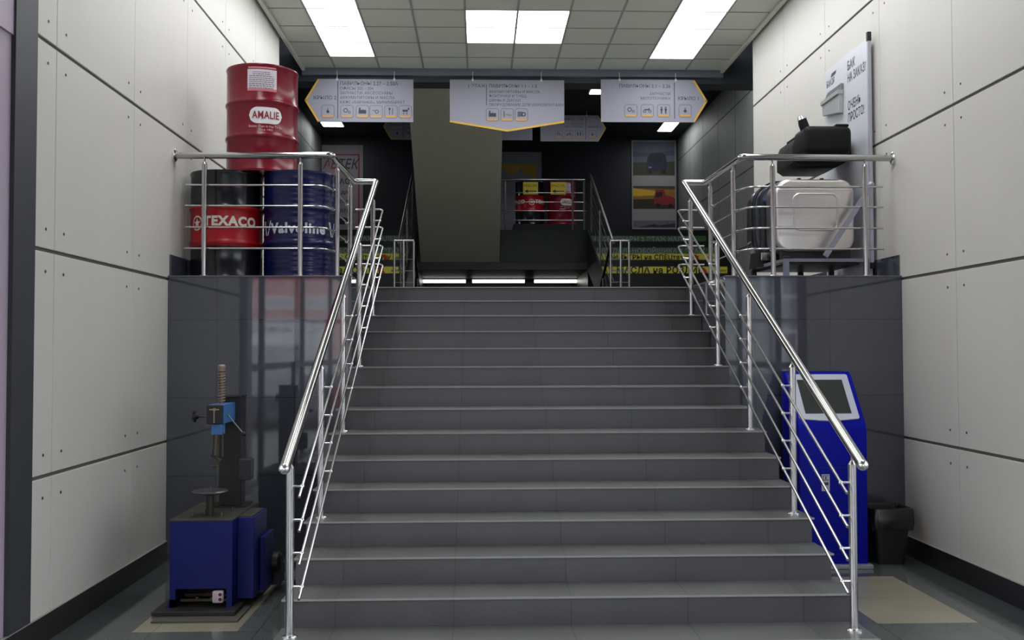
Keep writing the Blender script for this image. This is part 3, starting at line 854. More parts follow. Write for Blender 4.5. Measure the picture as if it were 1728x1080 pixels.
def make_drum(kind, label, loc, group, rz=0, detail=True):
    t = thing('oil_drum', label, 'drum', loc, group, rz)
    if kind == 'amalie':
        m = [mat('drum_crimson', (118, 16, 36), 0.22, spec=.4, noise=0.06, nscale=5)]
        link('drum_body', drum_mesh([(9, 0)], []), m, t, True)
        bm = bmesh.new()   # white lozenge badge
        w2, h2, zc, p0 = 0.136, 0.068, 0.455, 0.31
        n = 24; P = cyl(DR + 0.0022, p0, zc)
        for k in range(n):
            a, b = -w2 + 2 * w2 * k / n, -w2 + 2 * w2 * (k + 1) / n
            def hh(u): 
                e = max(0, abs(u) - (w2 - h2)); return math.sqrt(max(0.0, h2 * h2 - e * e))
            quad(bm, P(a, -hh(a), 0), P(b, -hh(b), 0), P(b, hh(b), 0), P(a, hh(a), 0), 0)
        badge = link('badge', bm, mat('badge_white', (228, 224, 226), 0.4), t)
        bm = bmesh.new(); text_into(bm, 'AMALIE', 0.088, cyl(DR + 0.0045, p0, zc), 'CENTER', 0.015, 0, 0.73)
        link('lettering', bm, mat('badge_red_ink', (140, 26, 44), 0.4), badge)
        bm = bmesh.new()
        text_into(bm, 'Better Than It Has To Be', 0.026, cyl(DR + 0.002, p0, zc - 0.092), 'CENTER', 0.01)
        text_into(bm, 'Since 1903', 0.026, cyl(DR + 0.002, p0, zc - 0.120), 'CENTER', 0.01)
        link('lettering', bm, mat('drum_pale_ink', (212, 170, 176), 0.5), t)
        bm = bmesh.new(); wrap_rect(bm, -0.125, 0.115, 0.655, 0.835, DR + 0.0022, 0.22, 0)
        wrap_rect(bm, -0.125, 0.115, 0.655, 0.676, DR + 0.0027, 0.22, 1); wrap_rect(bm, -0.12, 0.110, 0.842, 0.856, DR + 0.0022, 0.22, 1)
        lb = link('paper_label', bm, [mat('label_paper', (206, 196, 204), 0.6), mat('label_pink', (206, 116, 128), 0.6)], t)
        bm = bmesh.new()
        for k in range(9):
            z = 0.812 - k * 0.0165; sx = -0.110 + (0.03 if k < 2 else 0); ex = 0.10 - (0.04 if k < 2 else 0.006 * (k % 3)); u = sx
            while u < ex:      # word-like dashes: the print is too small to read
                l_ = 0.010 + 0.014 * ((k * 7 + int(u * 1000)) % 5) / 4
                wrap_rect(bm, u, min(u + l_, ex), z - 0.003, z + 0.003, DR + 0.003, 0.22, 0, 2); u += l_ + 0.005
        link('fine_print', bm, mat('label_ink', (96, 86, 96), 0.7), lb)
    elif kind == 'texaco':
        m = [mat('drum_black', (20, 21, 28), 0.20, spec=.6), mat('drum_red', (166, 14, 24), 0.30)]
        link('drum_body', drum_mesh([(0.268, 0), (0.600, 1), (9, 0)], []), m, t, True)
        cream = mat('cream_ink', (226, 220, 206), 0.4)
        p0 = 0.35
        for dp in (0, PI * .80, -PI * .72):
            bm = bmesh.new(); text_into(bm, 'TEXACO', 0.104, cyl(DR + 0.0035, p0 + dp, 0.462), 'CENTER', 0.05, 0, 1.0)
            link('lettering', bm, cream, t)
        # round emblem with a plain ring to the left of the word
        for pe in (p0 - 1.02, p0 + 2.05):
            bm = bmesh.new(); P = cyl(DR + 0.003, pe, 0.452); n = 24
            for k in range(n):
                a, b = 2 * PI * k / n, 2 * PI * (k + 1) / n
                quad(bm, P(.062 * math.cos(a), .062 * math.sin(a), 0), P(.062 * math.cos(b), .062 * math.sin(b), 0), P(.050 * math.cos(b), .050 * math.sin(b), 0), P(.050 * math.cos(a), .050 * math.sin(a), 0))
            for k in range(5):
                a = PI / 2 + 2 * PI * k / 5
                pts_ = [(.045 * math.cos(a), .045 * math.sin(a)), (.017 * math.cos(a + PI / 5), .017 * math.sin(a + PI / 5)), (0, 0), (.017 * math.cos(a - PI / 5), .017 * math.sin(a - PI / 5))]
                f = bm.faces.new([bm.verts.new(P(q[0], q[1], 0.0005)) for q in pts_])
            link('emblem', bm, cream, t)
    else:
        m = [mat('drum_blue', (14, 17, 74), 0.22, spec=.5, noise=0.05, nscale=6)]
        link('drum_body', drum_mesh([(9, 0)], [0.09, 0.13, 0.17, 0.21, 0.36, 0.40, 0.50, 0.66, 0.70, 0.74, 0.78]), m, t, True)
        silver = mat('silver_ink', (206, 208, 218), 0.35)
        for dp in (0.13, PI):
            bm = bmesh.new(); text_into(bm, 'Valvoline', 0.116, cyl(DR + 0.0035, dp, 0.405), 'CENTER', 0.04, 0, 1.02)
            link('lettering', bm, silver, t)
        for pe in (-0.90, 1.30):
            bm = bmesh.new(); P = cyl(DR + 0.003, pe, 0.415)
            quad(bm, P(-.055, .06, 0), P(-.03, .06, 0), P(-.002, -.06, 0), P(-.022, -.06, 0))
            quad(bm, P(.005, -.06, 0), P(.02, -.06, 0), P(.058, .06, 0), P(.045, .06, 0))
            link('emblem', bm, silver, t)
    # bung caps on the lid
    bm = bmesh.new(); lathe(bm, [(0.03, DH - .016), (0.03, DH - .004), (0.02, DH - .001)], 0.19, 0.02, 16); link('bung', bm, M_steel2, t, True)
    return t
make_drum('texaco', 'black drum with a red band reading TEXACO, standing on the left plinth by the wall', (-2.603, 8.33, PT), 'oil drums stacked on the left plinth')
make_drum('valvoline', 'dark blue ribbed drum with silver lettering, on the left plinth next to the black one', (-1.995, 8.33, PT), 'oil drums stacked on the left plinth')
make_drum('amalie', 'crimson drum with white oval badge, stacked on top of the black and blue drums', (-2.318, 8.36, PT + DH), 'oil drums stacked on the left plinth')
PB = 0.21
bm = bmesh.new(); box(bm, 0.20, 1.52, 19.55, 20.25, MZ, MZ + PB)
tag(link('drum_platform', bm, mat('dark_stand', (34, 34, 36), 0.6)), 'low dark stand on the mezzanine under the two rear drums', 'stand')
d1 = make_drum('texaco', 'rear black drum with red band and a yellow arrow sheet, behind the mezzanine railing', (0.545, 19.9, MZ + PB), 'rear drums on the mezzanine', 0.75)
d2 = make_drum('amalie', 'rear crimson drum with a yellow arrow sheet, behind the mezzanine railing', (1.19, 19.9, MZ + PB), 'rear drums on the mezzanine', 0.0)
for d, xx, lbl in ((d1, 0.545, 'yellow paper sheet with black left arrow stuck on the rear black drum'), (d2, 1.10, 'yellow paper sheet with black left arrow stuck on the rear crimson drum')):
    t = thing('arrow_sheet', lbl, 'sheet', (xx, 19.58, MZ + PB + 0.72), 'yellow arrow sheets')
    bm = bmesh.new(); box(bm, -0.15, 0.15, 0.0, 0.003, -0.12, 0.13); link('paper', bm, mat('sheet_yellow', (206, 184, 46), 0.6), t)
    bm = bmesh.new(); rect(bm, -0.06, 0.12, -0.065, -0.045, -0.001, 0)
    f = bm.faces.new([bm.verts.new(p) for p in ((-.125, -.001, -.055), (-.05, -.001, -.09), (-.05, -.001, -.02))])
    text_into(bm, 'МАСЛА', 0.07, lambda u, v, d: (u, -.001, .05 + v), 'CENTER', 0.01)
    link('arrow_print', bm, M_ink, t)

# ================================================================== REAR WALL BANNERS
Yb = BW - 0.012
t = thing('wall_banner', 'white banner with three vehicle photographs at the right end of the back wall', 'banner', (3.46, Yb, 4.4))
off = (-3.46, -Yb, -4.4)
bm = bmesh.new(); box(bm, 2.955, 3.965, Yb - 0.02, Yb + 0.011, 4.38, 6.40); link('canvas', bm, mat('banner_white', (150, 150, 152), 0.6), t, loc=off)
def photo(z0, z1, layers):
    bm = bmesh.new(); x0, x1 = 2.985, 3.935; ms = []
    for k, (q, c, nm) in enumerate(layers):
        poly = [(x0 + (x1 - x0) * u, Yb - 0.0206 - 0.0004 * k, z0 + (z1 - z0) * v) for u, v in q]
        f = bm.faces.new([bm.verts.new(p) for p in poly]); f.material_index = k
        ms.append(mat(nm, c, 0.6))
    link('photograph', bm, ms, t, loc=off)
R_ = [(0, 0), (1, 0), (1, 1), (0, 1)]
photo(5.60, 6.36, [(R_, (96, 102, 116), 'photo_sky'), ([(0, 0), (1, 0), (1, .42), (0, .38)], (62, 62, 44), 'photo_field'), ([(0, .55), (1, .6), (1, .75), (.4, .68), (0, .7)], (70, 84, 106), 'photo_cloud'),
                   ([(.33, .14), (.78, .12), (.82, .3), (.78, .62), (.68, .68), (.42, .66), (.34, .5)], (26, 36, 66), 'photo_blue_truck'),
                   ([(.38, .38), (.70, .37), (.68, .56), (.42, .57)], (14, 18, 30), 'photo_windscreen'), ([(.36, .06), (.45, .06), (.45, .16), (.36, .16)], (12, 12, 14), 'photo_tyre'), ([(.68, .05), (.78, .05), (.78, .16), (.68, .16)], (12, 12, 14), 'photo_tyre'), ([(.37, .22), (.44, .22), (.44, .26), (.37, .26)], (130, 136, 150), 'photo_headlamp')])
photo(4.84, 5.36, [(R_, (150, 104, 30), 'photo_sunset'), ([(0, 0), (1, 0), (1, .45), (0, .42)], (48, 38, 24), 'photo_dark_field'), ([(0, .55), (.6, .6), (.5, .8), (0, .9)], (214, 172, 42), 'photo_yellow'), ([(0, .9), (1, .85), (1, 1), (0, 1)], (70, 56, 46), 'photo_top'),
                   ([(.5, .2), (.98, .15), (.98, .5), (.78, .6), (.74, .85), (.54, .85), (.5, .5)], (138, 34, 34), 'photo_red_truck'),
                   ([(.53, .50), (.70, .52), (.70, .74), (.55, .74)], (30, 16, 20), 'photo_dark_glass'), ([(.54, .08), (.64, .08), (.64, .24), (.54, .24)], (12, 12, 14), 'photo_tyre'), ([(.84, .06), (.94, .06), (.94, .22), (.84, .22)], (12, 12, 14), 'photo_tyre')])
photo(4.42, 4.58, [(R_, (110, 110, 114), 'photo_grey'), ([(.1, 0), (.5, .5), (.6, .3), (1, .6), (1, 0)], (50, 54, 62), 'photo_grey_truck')])

t = thing('wall_banner', 'tall pale banner with red outline and black lettering, left end of the back wall', 'banner', (-3.58, Yb, 4.4))
off = (3.58, -Yb, -4.4)
bm = bmesh.new(); box(bm, -4.0, -3.08, Yb - 0.02, Yb + 0.011, 4.0, 6.26); link('canvas', bm, mat('banner_pinkwhite', (158, 150, 158), 0.6), t, loc=off)
bm = bmesh.new(); ys_ = Yb - 0.0206
for a in ((-3.98, -3.16, 6.03, 6.06), (-3.19, -3.155, 4.05, 6.06)): rect(bm, *a, ys_, 0)
link('outline', bm, mat('banner_red', (156, 56, 74), 0.6), t, loc=off)
def BL(s_, size, x, z, al, bold, xs, sh=0.0, m=None):
    bm = bmesh.new(); text_into(bm, s_, size, on_xz(x, ys_, z, -1), al, bold, 0, xs, .0004, sh); link('lettering', bm, m or M_ink, t, loc=off)
BL('АВ', 0.30, -3.98, 5.82, 'LEFT', .02, .78, .3, mat('banner_red', (156, 56, 74), 0.6)); BL('ТЕК', 0.30, -3.66, 5.82, 'LEFT', .02, .78, .3)
BL('ЗАПЧАСТИ', 0.17, -3.60, 5.44, 'CENTER', 0.02, .95)
for s_, z in (('для', 5.20), ('МАЗ', 4.98), ('КАМАЗ', 4.78)): BL(s_, 0.13, -3.45, z, 'CENTER', 0.01, 1)
for z in (4.48, 4.20):
    bm = bmesh.new(); f = bm.faces.new([bm.verts.new((x, ys_ - .0004, z + dz)) for x, dz in ((-3.7, 0), (-3.3, 0), (-3.32, .1), (-3.5, .16), (-3.66, .1))]); link('truck_picture', bm, M_ink, t, loc=off)

t = thing('floor_plan_board', 'grey-white plan board with yellow blocks on the back wall beside the olive slab', 'board', (0.4, Yb, 4.4))
off = (-0.4, -Yb, -4.4)
bm = bmesh.new(); box(bm, -0.25, 0.92, Yb - 0.02, Yb + 0.011, 4.0, 6.12); link('panel', bm, mat('plan_board', (138, 142, 158), 0.5), t, loc=off)
bm = bmesh.new(); ys_ = Yb - 0.0206
for a in ((0.02, .80, 5.74, 5.84), (0.10, .40, 5.62, 5.74), (0.50, .80, 5.62, 5.74), (.68, .80, 5.42, 5.62), (0.02, .10, 5.44, 5.54)): rect(bm, *a, ys_, 0)
link('plan_blocks', bm, mat('plan_yellow', (190, 150, 66), 0.5), t, loc=off)
bm = bmesh.new(); box(bm, 1.10, 1.34, Yb - 0.006, Yb + 0.011, 5.22, 5.50)
tag(link('paper_notice', bm, mat('notice_paper', (150, 146, 130), 0.7)), 'small pale paper notice on the back wall above the rear crimson drum', 'notice')

# ================================================================== DISPLAY BOARD (right plinth)
BX = 2.872
t = thing('display_board', 'tall white advertising board leaning on the right wall, black Cyrillic lettering', 'board', (BX, 8.83, PT))
off = (-BX, -8.83, -PT)
bm = bmesh.new(); box(bm, BX, BX + 0.022, 8.31, 9.36, PT + 0.02, 4.325); link('panel', bm, mat('board_white', (206, 208, 214), 0.35), t, loc=off)
bm = bmesh.new(); box(bm, BX - 0.003, BX + 0.026, 8.285, 8.31, PT + 0.15, 4.30); link('edge_profile', bm, mat('grey_profile', (176, 178, 188), 0.35, 0.2), t, loc=off)
for z0, z1 in ((4.295, 4.375), (PT + 0.10, PT + 0.15)):
    bm = bmesh.new(); box(bm, BX - 0.007, BX + 0.030, 8.282, 8.313, z0, z1, 0, 0.003, 1); link('end_cap', bm, M_ink, t, loc=off)
bm = bmesh.new()
def TL(_):
    global bm
    link('lettering', bm, mat('board_ink', (38, 40, 50), 0.5), t, loc=off); bm = bmesh.new()
def BT(s_, y, z, size, bold=0.012, al='LEFT', shear=0.0, xs=1.0): text_into(bm, s_, size, lambda u, v, d: (BX - 0.0015, y - u, z + v), al, bold, 0, xs, 0, shear)
BT('БАК', 8.765, 4.205, 0.112, xs=.80)
TL('БАК')
BT('НА ЗАКАЗ?', 8.765, 4.092, 0.112, xs=.70)
TL('НА ЗАКАЗ?')
BT('ОЧЕНЬ', 8.765, 3.838, 0.112, xs=.78)
TL('ОЧЕНЬ')
BT('ПРОСТО!', 8.765, 3.728, 0.112, xs=.74)
TL('ПРОСТО!')
BT('БАКОР', 9.30, 4.178, 0.085, 0.01, xs=.72)
TL('БАКОР')
f = bm.faces.new([bm.verts.new((BX - .0015, a, b)) for a, b in ((9.19, 4.225), (9.06, 4.232), (9.04, 4.262), (9.16, 4.258))])
link('logo_mark', bm, mat('board_ink', (38, 40, 50), 0.5), t, loc=off)
# folded sheet-metal sample on the board
t = thing('metal_sample', 'light grey folded sheet-metal sample fixed to the white board above the black tank', 'sample', (BX, 9.1, 3.95))
off = (-BX, -9.1, -3.95)
bm = bmesh.new()
prism(bm, [(9.30, 3.885), (8.875, 3.815), (8.868, 3.985), (9.31, 3.985)], 0, BX - 0.045, BX - 0.001, 0, 0.004, 1); link('body', bm, mat('sample_grey', (176, 178, 178), 0.35, 0.3), t, loc=off)
bm = bmesh.new(); prism(bm, [(9.32, 3.986), (8.86, 3.986), (8.86, 4.026), (9.32, 4.026)], 0, BX - 0.058, BX - 0.001, 0, 0.004, 1); link('fold', bm, MATS['sample_grey'], t, loc=off)
bm = bmesh.new(); prism(bm, [(9.30, 4.027), (8.862, 4.027), (8.862, 4.085), (9.20, 4.085)], 0, BX - 0.030, BX - 0.001, 0, 0.003, 1); link('flap', bm, mat('sample_dark', (128, 130, 128), 0.35, 0.3), t, loc=off)

# black tank on the board
def rbox(name, mt, t, off, x0, x1, y0, y1, z0, z1, bev, seg=5):
    bm = bmesh.new(); box(bm, x0, x1, y0, y1, z0, z1, 0, bev, seg); return link(name, bm, mt, t, True, off)
M_blk = mat('black_tank_plastic', (9, 10, 14), 0.55, spec=.25, noise=0.05, nscale=20)
t = thing('black_tank', 'stepped black tank bolted high on the white board above the aluminium one', 'tank', (2.5, 8.6, 3.3))
off = (-2.5, -8.6, -3.3)
rbox('front_body', M_blk, t, off, 2.315, 2.735, 8.30, 8.62, 3.315, 3.567, 0.055)
bm = bmesh.new()
prism(bm, [(2.315, 3.30), (2.37, 3.262), (2.70, 3.262), (2.78, 3.30), (2.85, 3.36), (2.85, 3.52), (2.345, 3.52), (2.315, 3.45)], 1, 8.62, 9.12, 0, 0.03, 3)
link('rear_body', bm, M_blk, t, True, off)
rbox('lid', M_blk, t, off, 2.60, 2.715, 8.33, 8.6, 3.56, 3.585, 0.01, 2)
rbox('rear_lid', M_blk, t, off, 2.345, 2.50, 8.60, 8.9, 3.51, 3.545, 0.01, 2)
bm = bmesh.new(); tube(bm, [(2.37, 8.42, 3.53), (2.345, 8.42, 3.60), (2.335, 8.42, 3.645)], [0.042, 0.042, 0.036], 16)
nk = link('filler_neck', bm, M_blk, t, True, off)
bm = bmesh.new(); tube(bm, [(2.333, 8.42, 3.640), (2.322, 8.42, 3.668)], [0.040, 0.030], 16); link('cap', bm, M_weld, nk, True)
bm = bmesh.new(); prism(bm, [(2.372, 3.40), (2.372, 3.50), (2.43, 3.512), (2.475, 3.512), (2.475, 3.44), (2.42, 3.40)], 1, 8.612, 8.619)
link('warning_sticker', bm, mat('warning_yellow', (206, 196, 44), 0.5), t, loc=off)
bm = bmesh.new(); box(bm, 2.78, BX - 0.001, 8.9, 8.96, 3.36, 3.46); link('bracket', bm, M_blk, t, loc=off)

# stand with aluminium and dark tanks
M_sg = mat('stand_grey_paint', (132, 134, 146), 0.4)
t = thing('tank_stand', 'low grey steel stand on the right plinth carrying two fuel tanks', 'stand', (2.45, 8.6, PT))
off = (-2.45, -8.6, -PT)
ZS = 2.408
bm = bmesh.new(); box(bm, 2.10, 2.83, 8.22, 8.26, ZS - .028, ZS); box(bm, 2.06, 2.83, 9.06, 9.10, ZS - .028, ZS); box(bm, 2.76, 2.80, 8.26, 9.06, ZS - .028, ZS)
prism(bm, [(2.10, 8.26), (2.14, 8.26), (2.10, 9.06), (2.06, 9.06)], 2, ZS - .028, ZS)
link('frame', bm, M_sg, t, loc=off)
bm = bmesh.new(); prism(bm, [(2.14, 8.26), (2.76, 8.26), (2.76, 9.06), (2.10, 9.06)], 2, ZS - .05, ZS - .030); link('tray', bm, mat('tray_black', (24, 24, 28), 0.4), t, loc=off)
for x, y in ((2.10, 8.22), (2.79, 8.22), (2.06, 9.06), (2.79, 9.06), (2.50, 9.06)):
    bm = bmesh.new(); box(bm, x, x + .045, y, y + .04, PT, ZS - .028, 0, .002, 1)
    lg = link('leg', bm, M_sg if y < 8.5 else MATS['tray_black'], t, loc=off)
bm = bmesh.new(); box(bm, 2.095, 2.15, 8.215, 8.262, ZS, ZS + .02, 0, .003, 1); link('corner_cap', bm, M_ink, t, loc=off)
bm = bmesh.new()
v0, v1 = Vector((2.445, 8.205, 2.425)), Vector((2.865, 8.215, 3.045))
d_ = (v1 - v0).normalized(); n_ = Vector((d_.z, 0, -d_.x)) * 0.024
vs = [v0 - n_, v0 + n_, v1 + n_, v1 - n_]
A_ = [bm.verts.new(p) for p in vs]; B2 = [bm.verts.new(p - Vector((0, 0.006, 0))) for p in vs]
bm.faces.new(A_); bm.faces.new(B2[::-1])
for i in range(4): bm.faces.new((A_[i], B2[i], B2[(i + 1) % 4], A_[(i + 1) % 4]))
lathe(bm, [(0.014, 8.19), (0.014, 8.205)], v0.x + .015, v0.z + .02, 10, 0, axis='y'); lathe(bm, [(0.014, 8.19), (0.03, 8.215)], v1.x - .01, v1.z - .01, 10, 0, axis='y')
link('diagonal_brace', bm, mat('brace_grey', (168, 168, 182), 0.3, 0.6), t, loc=off)

M_alu = mat('polished_aluminium', (0.80, 0.76, 0.74), 0.30, 1.0, noise=0.05, nscale=6, bump=0.05, stretch=(0.3, 1, 5))
t = thing('aluminium_tank', 'brushed aluminium fuel tank with a pressed square panel, on the stand behind the railing', 'tank', (2.4, 8.5, ZS))
off = (-2.4, -8.5, -ZS)
X0_, X1_, Zt0, Zt1 = 2.075, 2.752, 2.475, 3.105
def rr_poly(x0, x1, z0, z1, r, n=8):
    P = []
    for cx, cz, a0 in ((x1 - r, z1 - r, 0), (x0 + r, z1 - r, 90), (x0 + r, z0 + r, 180), (x1 - r, z0 + r, 270)):
        for k in range(n + 1):
            a = math.radians(a0 + 90 * k / n); P.append((cx + r * math.cos(a), cz + r * math.sin(a)))
    return P
bm = bmesh.new(); prism(bm, rr_poly(X0_, X1_, Zt0, Zt1, 0.12), 1, 8.33, 8.66, 0, 0.028, 4)
bod = link('tank_body', bm, M_alu, t, True, off)
bm = bmesh.new()
def ridge(path, r=0.010): tube(bm, path, r, 8)
yr = 8.331
sq = [(p[0], yr, p[1]) for p in rr_poly(2.225, 2.60, 2.665, 2.975, 0.05, 5)]; ridge(sq + [sq[0]])
ridge([(X0_ + .01, yr, 3.01), (2.30, yr, 3.015), (X1_ - .02, yr, 3.01)], .005)
ridge([(2.235, yr, 2.852), (2.59, yr, 2.852)], .004)
ridge([(X0_ + .01, yr, 2.70), (2.21, yr, 2.70)], .005); ridge([(2.62, yr, 2.70), (X1_ - .02, yr, 2.70)], .005)
link('pressed_ribs', bm, M_alu, bod, True)
bm = bmesh.new(); prism(bm, rr_poly(X0_ - .012, X1_ + .012, Zt0 - .008, Zt1 + .006, 0.125), 1, 8.40, 8.44, 0, .004, 1); link('strap', bm, mat('strap_grey', (96, 98, 104), 0.35, .7), t, True, off)
for x in (2.30, 2.50):
    bm = bmesh.new(); lathe(bm, [(0.018, Zt1 - .01), (0.018, Zt1 + .02)], x, 8.42, 12); link('fitting', bm, M_ink, t, True, off)
bm = bmesh.new(); box(bm, 2.12, 2.72, 8.36, 8.42, ZS, Zt0 + .03); link('cradle', bm, MATS['tray_black'], t, loc=off)
bm = bmesh.new(); box(bm, 2.12, 2.72, 8.57, 8.63, ZS, Zt0 + .03); link('cradle', bm, MATS['tray_black'], t, loc=off)

t = thing('dark_tank', 'large dark rounded fuel tank standing behind the aluminium tank', 'tank', (2.35, 8.9, ZS))
off = (-2.35, -8.9, -ZS)
M_dk = mat('dark_tank_enamel', (44, 50, 60), 0.25, coat=.4, noise=0.05, nscale=10)
bm = bmesh.new(); prism(bm, rr_poly(2.0, 2.845, ZS + .02, 3.15, 0.22, 10), 1, 8.72, 9.03, 0, 0.03, 4); bod = link('tank_body', bm, M_dk, t, True, off)
for x0 in (2.06, 2.19):
    bm = bmesh.new()
    P = rr_poly(1.993, 2.852, ZS + .014, 3.157, 0.226, 10)
    prism(bm, P, 1, 8.712 + (0.10 if x0 > 2.1 else 0.02), 8.74 + (0.10 if x0 > 2.1 else 0.02), 0); link('strap', bm, M_ink, t, True, off)
for xs_ in (2.035, 2.13):
    bm = bmesh.new(); box(bm, xs_, xs_ + .010, 8.712, 8.722, ZS + .10, 3.10 - (2.15 - xs_) * .8); link('seam_rib', bm, M_ink, t, loc=off)
bm = bmesh.new(); lathe(bm, [(0.026, 8.712), (0.026, 8.70), (0.02, 8.695)], 2.10, 2.97, 16, axis='y'); link('plug', bm, mat('plug_blue', (58, 62, 120), 0.4), t, True, off)
bm = bmesh.new(); box(bm, 2.045, 2.135, 8.705, 8.718, ZS + .03, ZS + .10, 0, .004, 1); link('clamp_plate', bm, M_weld, t, loc=off)
bm = bmesh.new(); prism(bm, [(2.02, ZS - .029), (2.15, ZS - .029), (2.30, ZS + .05), (2.04, ZS + .12)], 1, 8.74, 9.02); link('cradle', bm, MATS['tray_black'], t, loc=off)
bm = bmesh.new(); box(bm, 2.5, 2.76, 8.78, 8.98, ZS - .029, ZS + .04); link('cradle', bm, MATS['tray_black'], t, loc=off)

# ================================================================== BLUE PRESS MACHINE
t = thing('press_machine', 'blue floor-standing press with a black column and coil spring by the left plinth', 'machine', (-2.21, 6.6, 0))
off = (2.21, -6.6, 0)
M_blue = mat('machine_blue', (22, 32, 106), 0.45, spec=.25, noise=0.12, nscale=7)
M_lblue = mat('arm_blue', (62, 118, 178), 0.4, noise=0.08, nscale=14)
M_bk = mat('machine_black', (26, 26, 26), 0.5, noise=0.12, nscale=12)
M_worn = mat('worn_top', (58, 58, 50), 0.55, noise=0.25, nscale=12)
M_oil = mat('oily_steel', (86, 78, 66), 0.4, 0.6, noise=0.2, nscale=20)
bm = bmesh.new(); box(bm, -2.485, -1.975, 6.13, 7.0, 0.012, 0.04, 0, .004, 1); link('base_plate', bm, mat('base_dark', (48, 44, 44), 0.6, noise=.15), t, loc=off)
bm = bmesh.new()
x0, x1, y0, y1 = -2.405, -2.02, 6.23, 6.93
box(bm, x0, x1, y0, y0 + .012, 0.155, 0.572)             # front sheet above the opening
box(bm, x0, x0 + .035, y0, y0 + .03, 0.04, 0.155); box(bm, x1 - .035, x1, y0, y0 + .03, 0.04, 0.155)
prism(bm, [(x0 - .022, .04), (x0 + .035, .04), (x0 + .035, .09), (x0, .09)], 1, y0, y0 + .02)
box(bm, x0, x0 + .012, y0 + .012, y1, 0.04, 0.572); box(bm, x1 - .012, x1, y0 + .012, y1, 0.04, 0.572); box(bm, x0, x1, y1 - .012, y1, .04, .572)
link('cabinet', bm, M_blue, t, loc=off)
bm = bmesh.new(); box(bm, x0 - .004, x1 + .004, y0 - .004, y1 + .004, 0.572, 0.584, 0, .002, 1); tp = link('table_top', bm, M_worn, t, loc=off)
for (x, y) in ((-2.30, 6.35), (-2.12, 6.36), (-2.26, 6.52), (-2.10, 6.55)):
    bm = bmesh.new(); lathe(bm, [(0.012, .584), (0.012, .597), (.006, .610)], x, y, 8); link('bolt', bm, M_oil, tp, True)
bm = bmesh.new(); box(bm, -2.36, -2.05, 6.30, 6.34, .06, .075); box(bm, -2.37, -2.04, 6.42, 6.46, .06, .08); tube(bm, [(-2.33, 6.36, .07), (-2.10, 6.33, .125)], .005, 6)
sphere(bm, (-2.26, 6.33, .075), .018, 0, .7); sphere(bm, (-2.17, 6.33, .075), .018, 0, .7); link('linkage', bm, M_oil, t, True, off)
bm = bmesh.new(); box(bm, x0 + .013, x1 - .013, 6.60, 6.62, .04, .57); link('inner_panel', bm, mat('rust_primer', (78, 44, 42), .7), t, loc=off)
bm = bmesh.new(); box(bm, -2.135, -2.068, 6.20, 6.235, 0.072, 0.145, 0, .008, 2); sk = link('socket_box', bm, mat('socket_white', (214, 196, 208), .4), t, True, off)
bm = bmesh.new(); lathe(bm, [(.011, 6.1985), (.011, 6.202)], -2.085, .125, 10, axis='y'); lathe(bm, [(.011, 6.1985), (.011, 6.202)], -2.085, .095, 10, axis='y'); link('button', bm, mat('button_dark', (90, 36, 44), .5), sk)
# side motor boxes
bm = bmesh.new(); box(bm, x1, -1.915, 6.36, 6.74, 0.06, 0.572, 0, .003, 1); link('motor_box', bm, M_blue, t, loc=off)
bm = bmesh.new(); box(bm, -1.914, -1.88, 6.52, 6.80, 0.07, 0.42, 0, .003, 1); link('side_box', bm, M_blue, t, loc=off)
bm = bmesh.new(); box(bm, x1, -1.93, 6.38, 6.72, .572, .578, 0); link('box_lid', bm, M_worn, t, loc=off)
bm = bmesh.new(); lathe(bm, [(.07, -1.88), (.07, -1.84), (.05, -1.82)], 6.78, .20, 20, axis='x'); box(bm, -1.914, -1.84, 6.81, 6.98, .0401, .16); link('motor', bm, M_bk, t, True, off)
# column, arm, head
bm = bmesh.new(); box(bm, -2.245, -2.095, 6.76, 6.88, .584, 1.325, 0, .004, 1)
prism(bm, [(-2.25, 6.66), (-2.09, 6.74), (-2.09, 6.89), (-2.25, 6.89)], 2, 1.325, 1.333); box(bm, -2.31, -2.05, 6.70, 6.92, .584, .592)
link('column', bm, M_bk, t, loc=off)
bm = bmesh.new(); box(bm, -2.235, -2.138, 6.45, 6.765, 1.160, 1.287, 0, .004, 1); link('arm', bm, M_lblue, t, loc=off)
bm = bmesh.new(); box(bm, -2.236, -2.137, 6.415, 6.45, 1.163, 1.285, 0, .004, 1); hd = link('head', bm, M_ink, t, loc=off)
bm = bmesh.new(); box(bm, -2.218, -2.155, 6.410, 6.416, 1.252, 1.260); box(bm, -2.190, -2.183, 6.410, 6.416, 1.170, 1.250); lathe(bm, [(.010, 6.408), (.010, 6.416)], -2.186, 1.256, 10, axis='y'); link('clamp_lever', bm, mat('pale_brass', (150, 142, 118), .4, .6), hd)
bm = bmesh.new(); box(bm, -2.215, -2.150, 6.45, 6.55, 1.09, 1.160, 0, .004, 1); link('ram_guide', bm, M_lblue, t, loc=off)
bm = bmesh.new(); tube(bm, [(-2.192, 6.49, 1.095), (-2.200, 6.49, .955)], .020, 12); tube(bm, [(-2.155, 6.50, 1.10), (-2.155, 6.50, .945)], .009, 8)
tube(bm, [(-2.222, 6.49, .960), (-2.165, 6.49, .925), (-2.185, 6.49, .895), (-2.215, 6.48, .885)], .012, 8); box(bm, -2.215, -2.165, 6.46, 6.52, .888, .896); link('ram', bm, M_oil, t, True, off)
bm = bmesh.new()
sp_ = []
for k in range(0, 11 * 14 + 1):
    a = 2 * PI * k / 14; sp_.append((-2.178 + .021 * math.cos(a), 6.56 + .021 * math.sin(a), 1.29 + .20 * k / (11 * 14)))
tube(bm, sp_, .0042, 6); link('coil_spring', bm, mat('rusty_spring', (160, 138, 116), .5, .5), t, True, off)
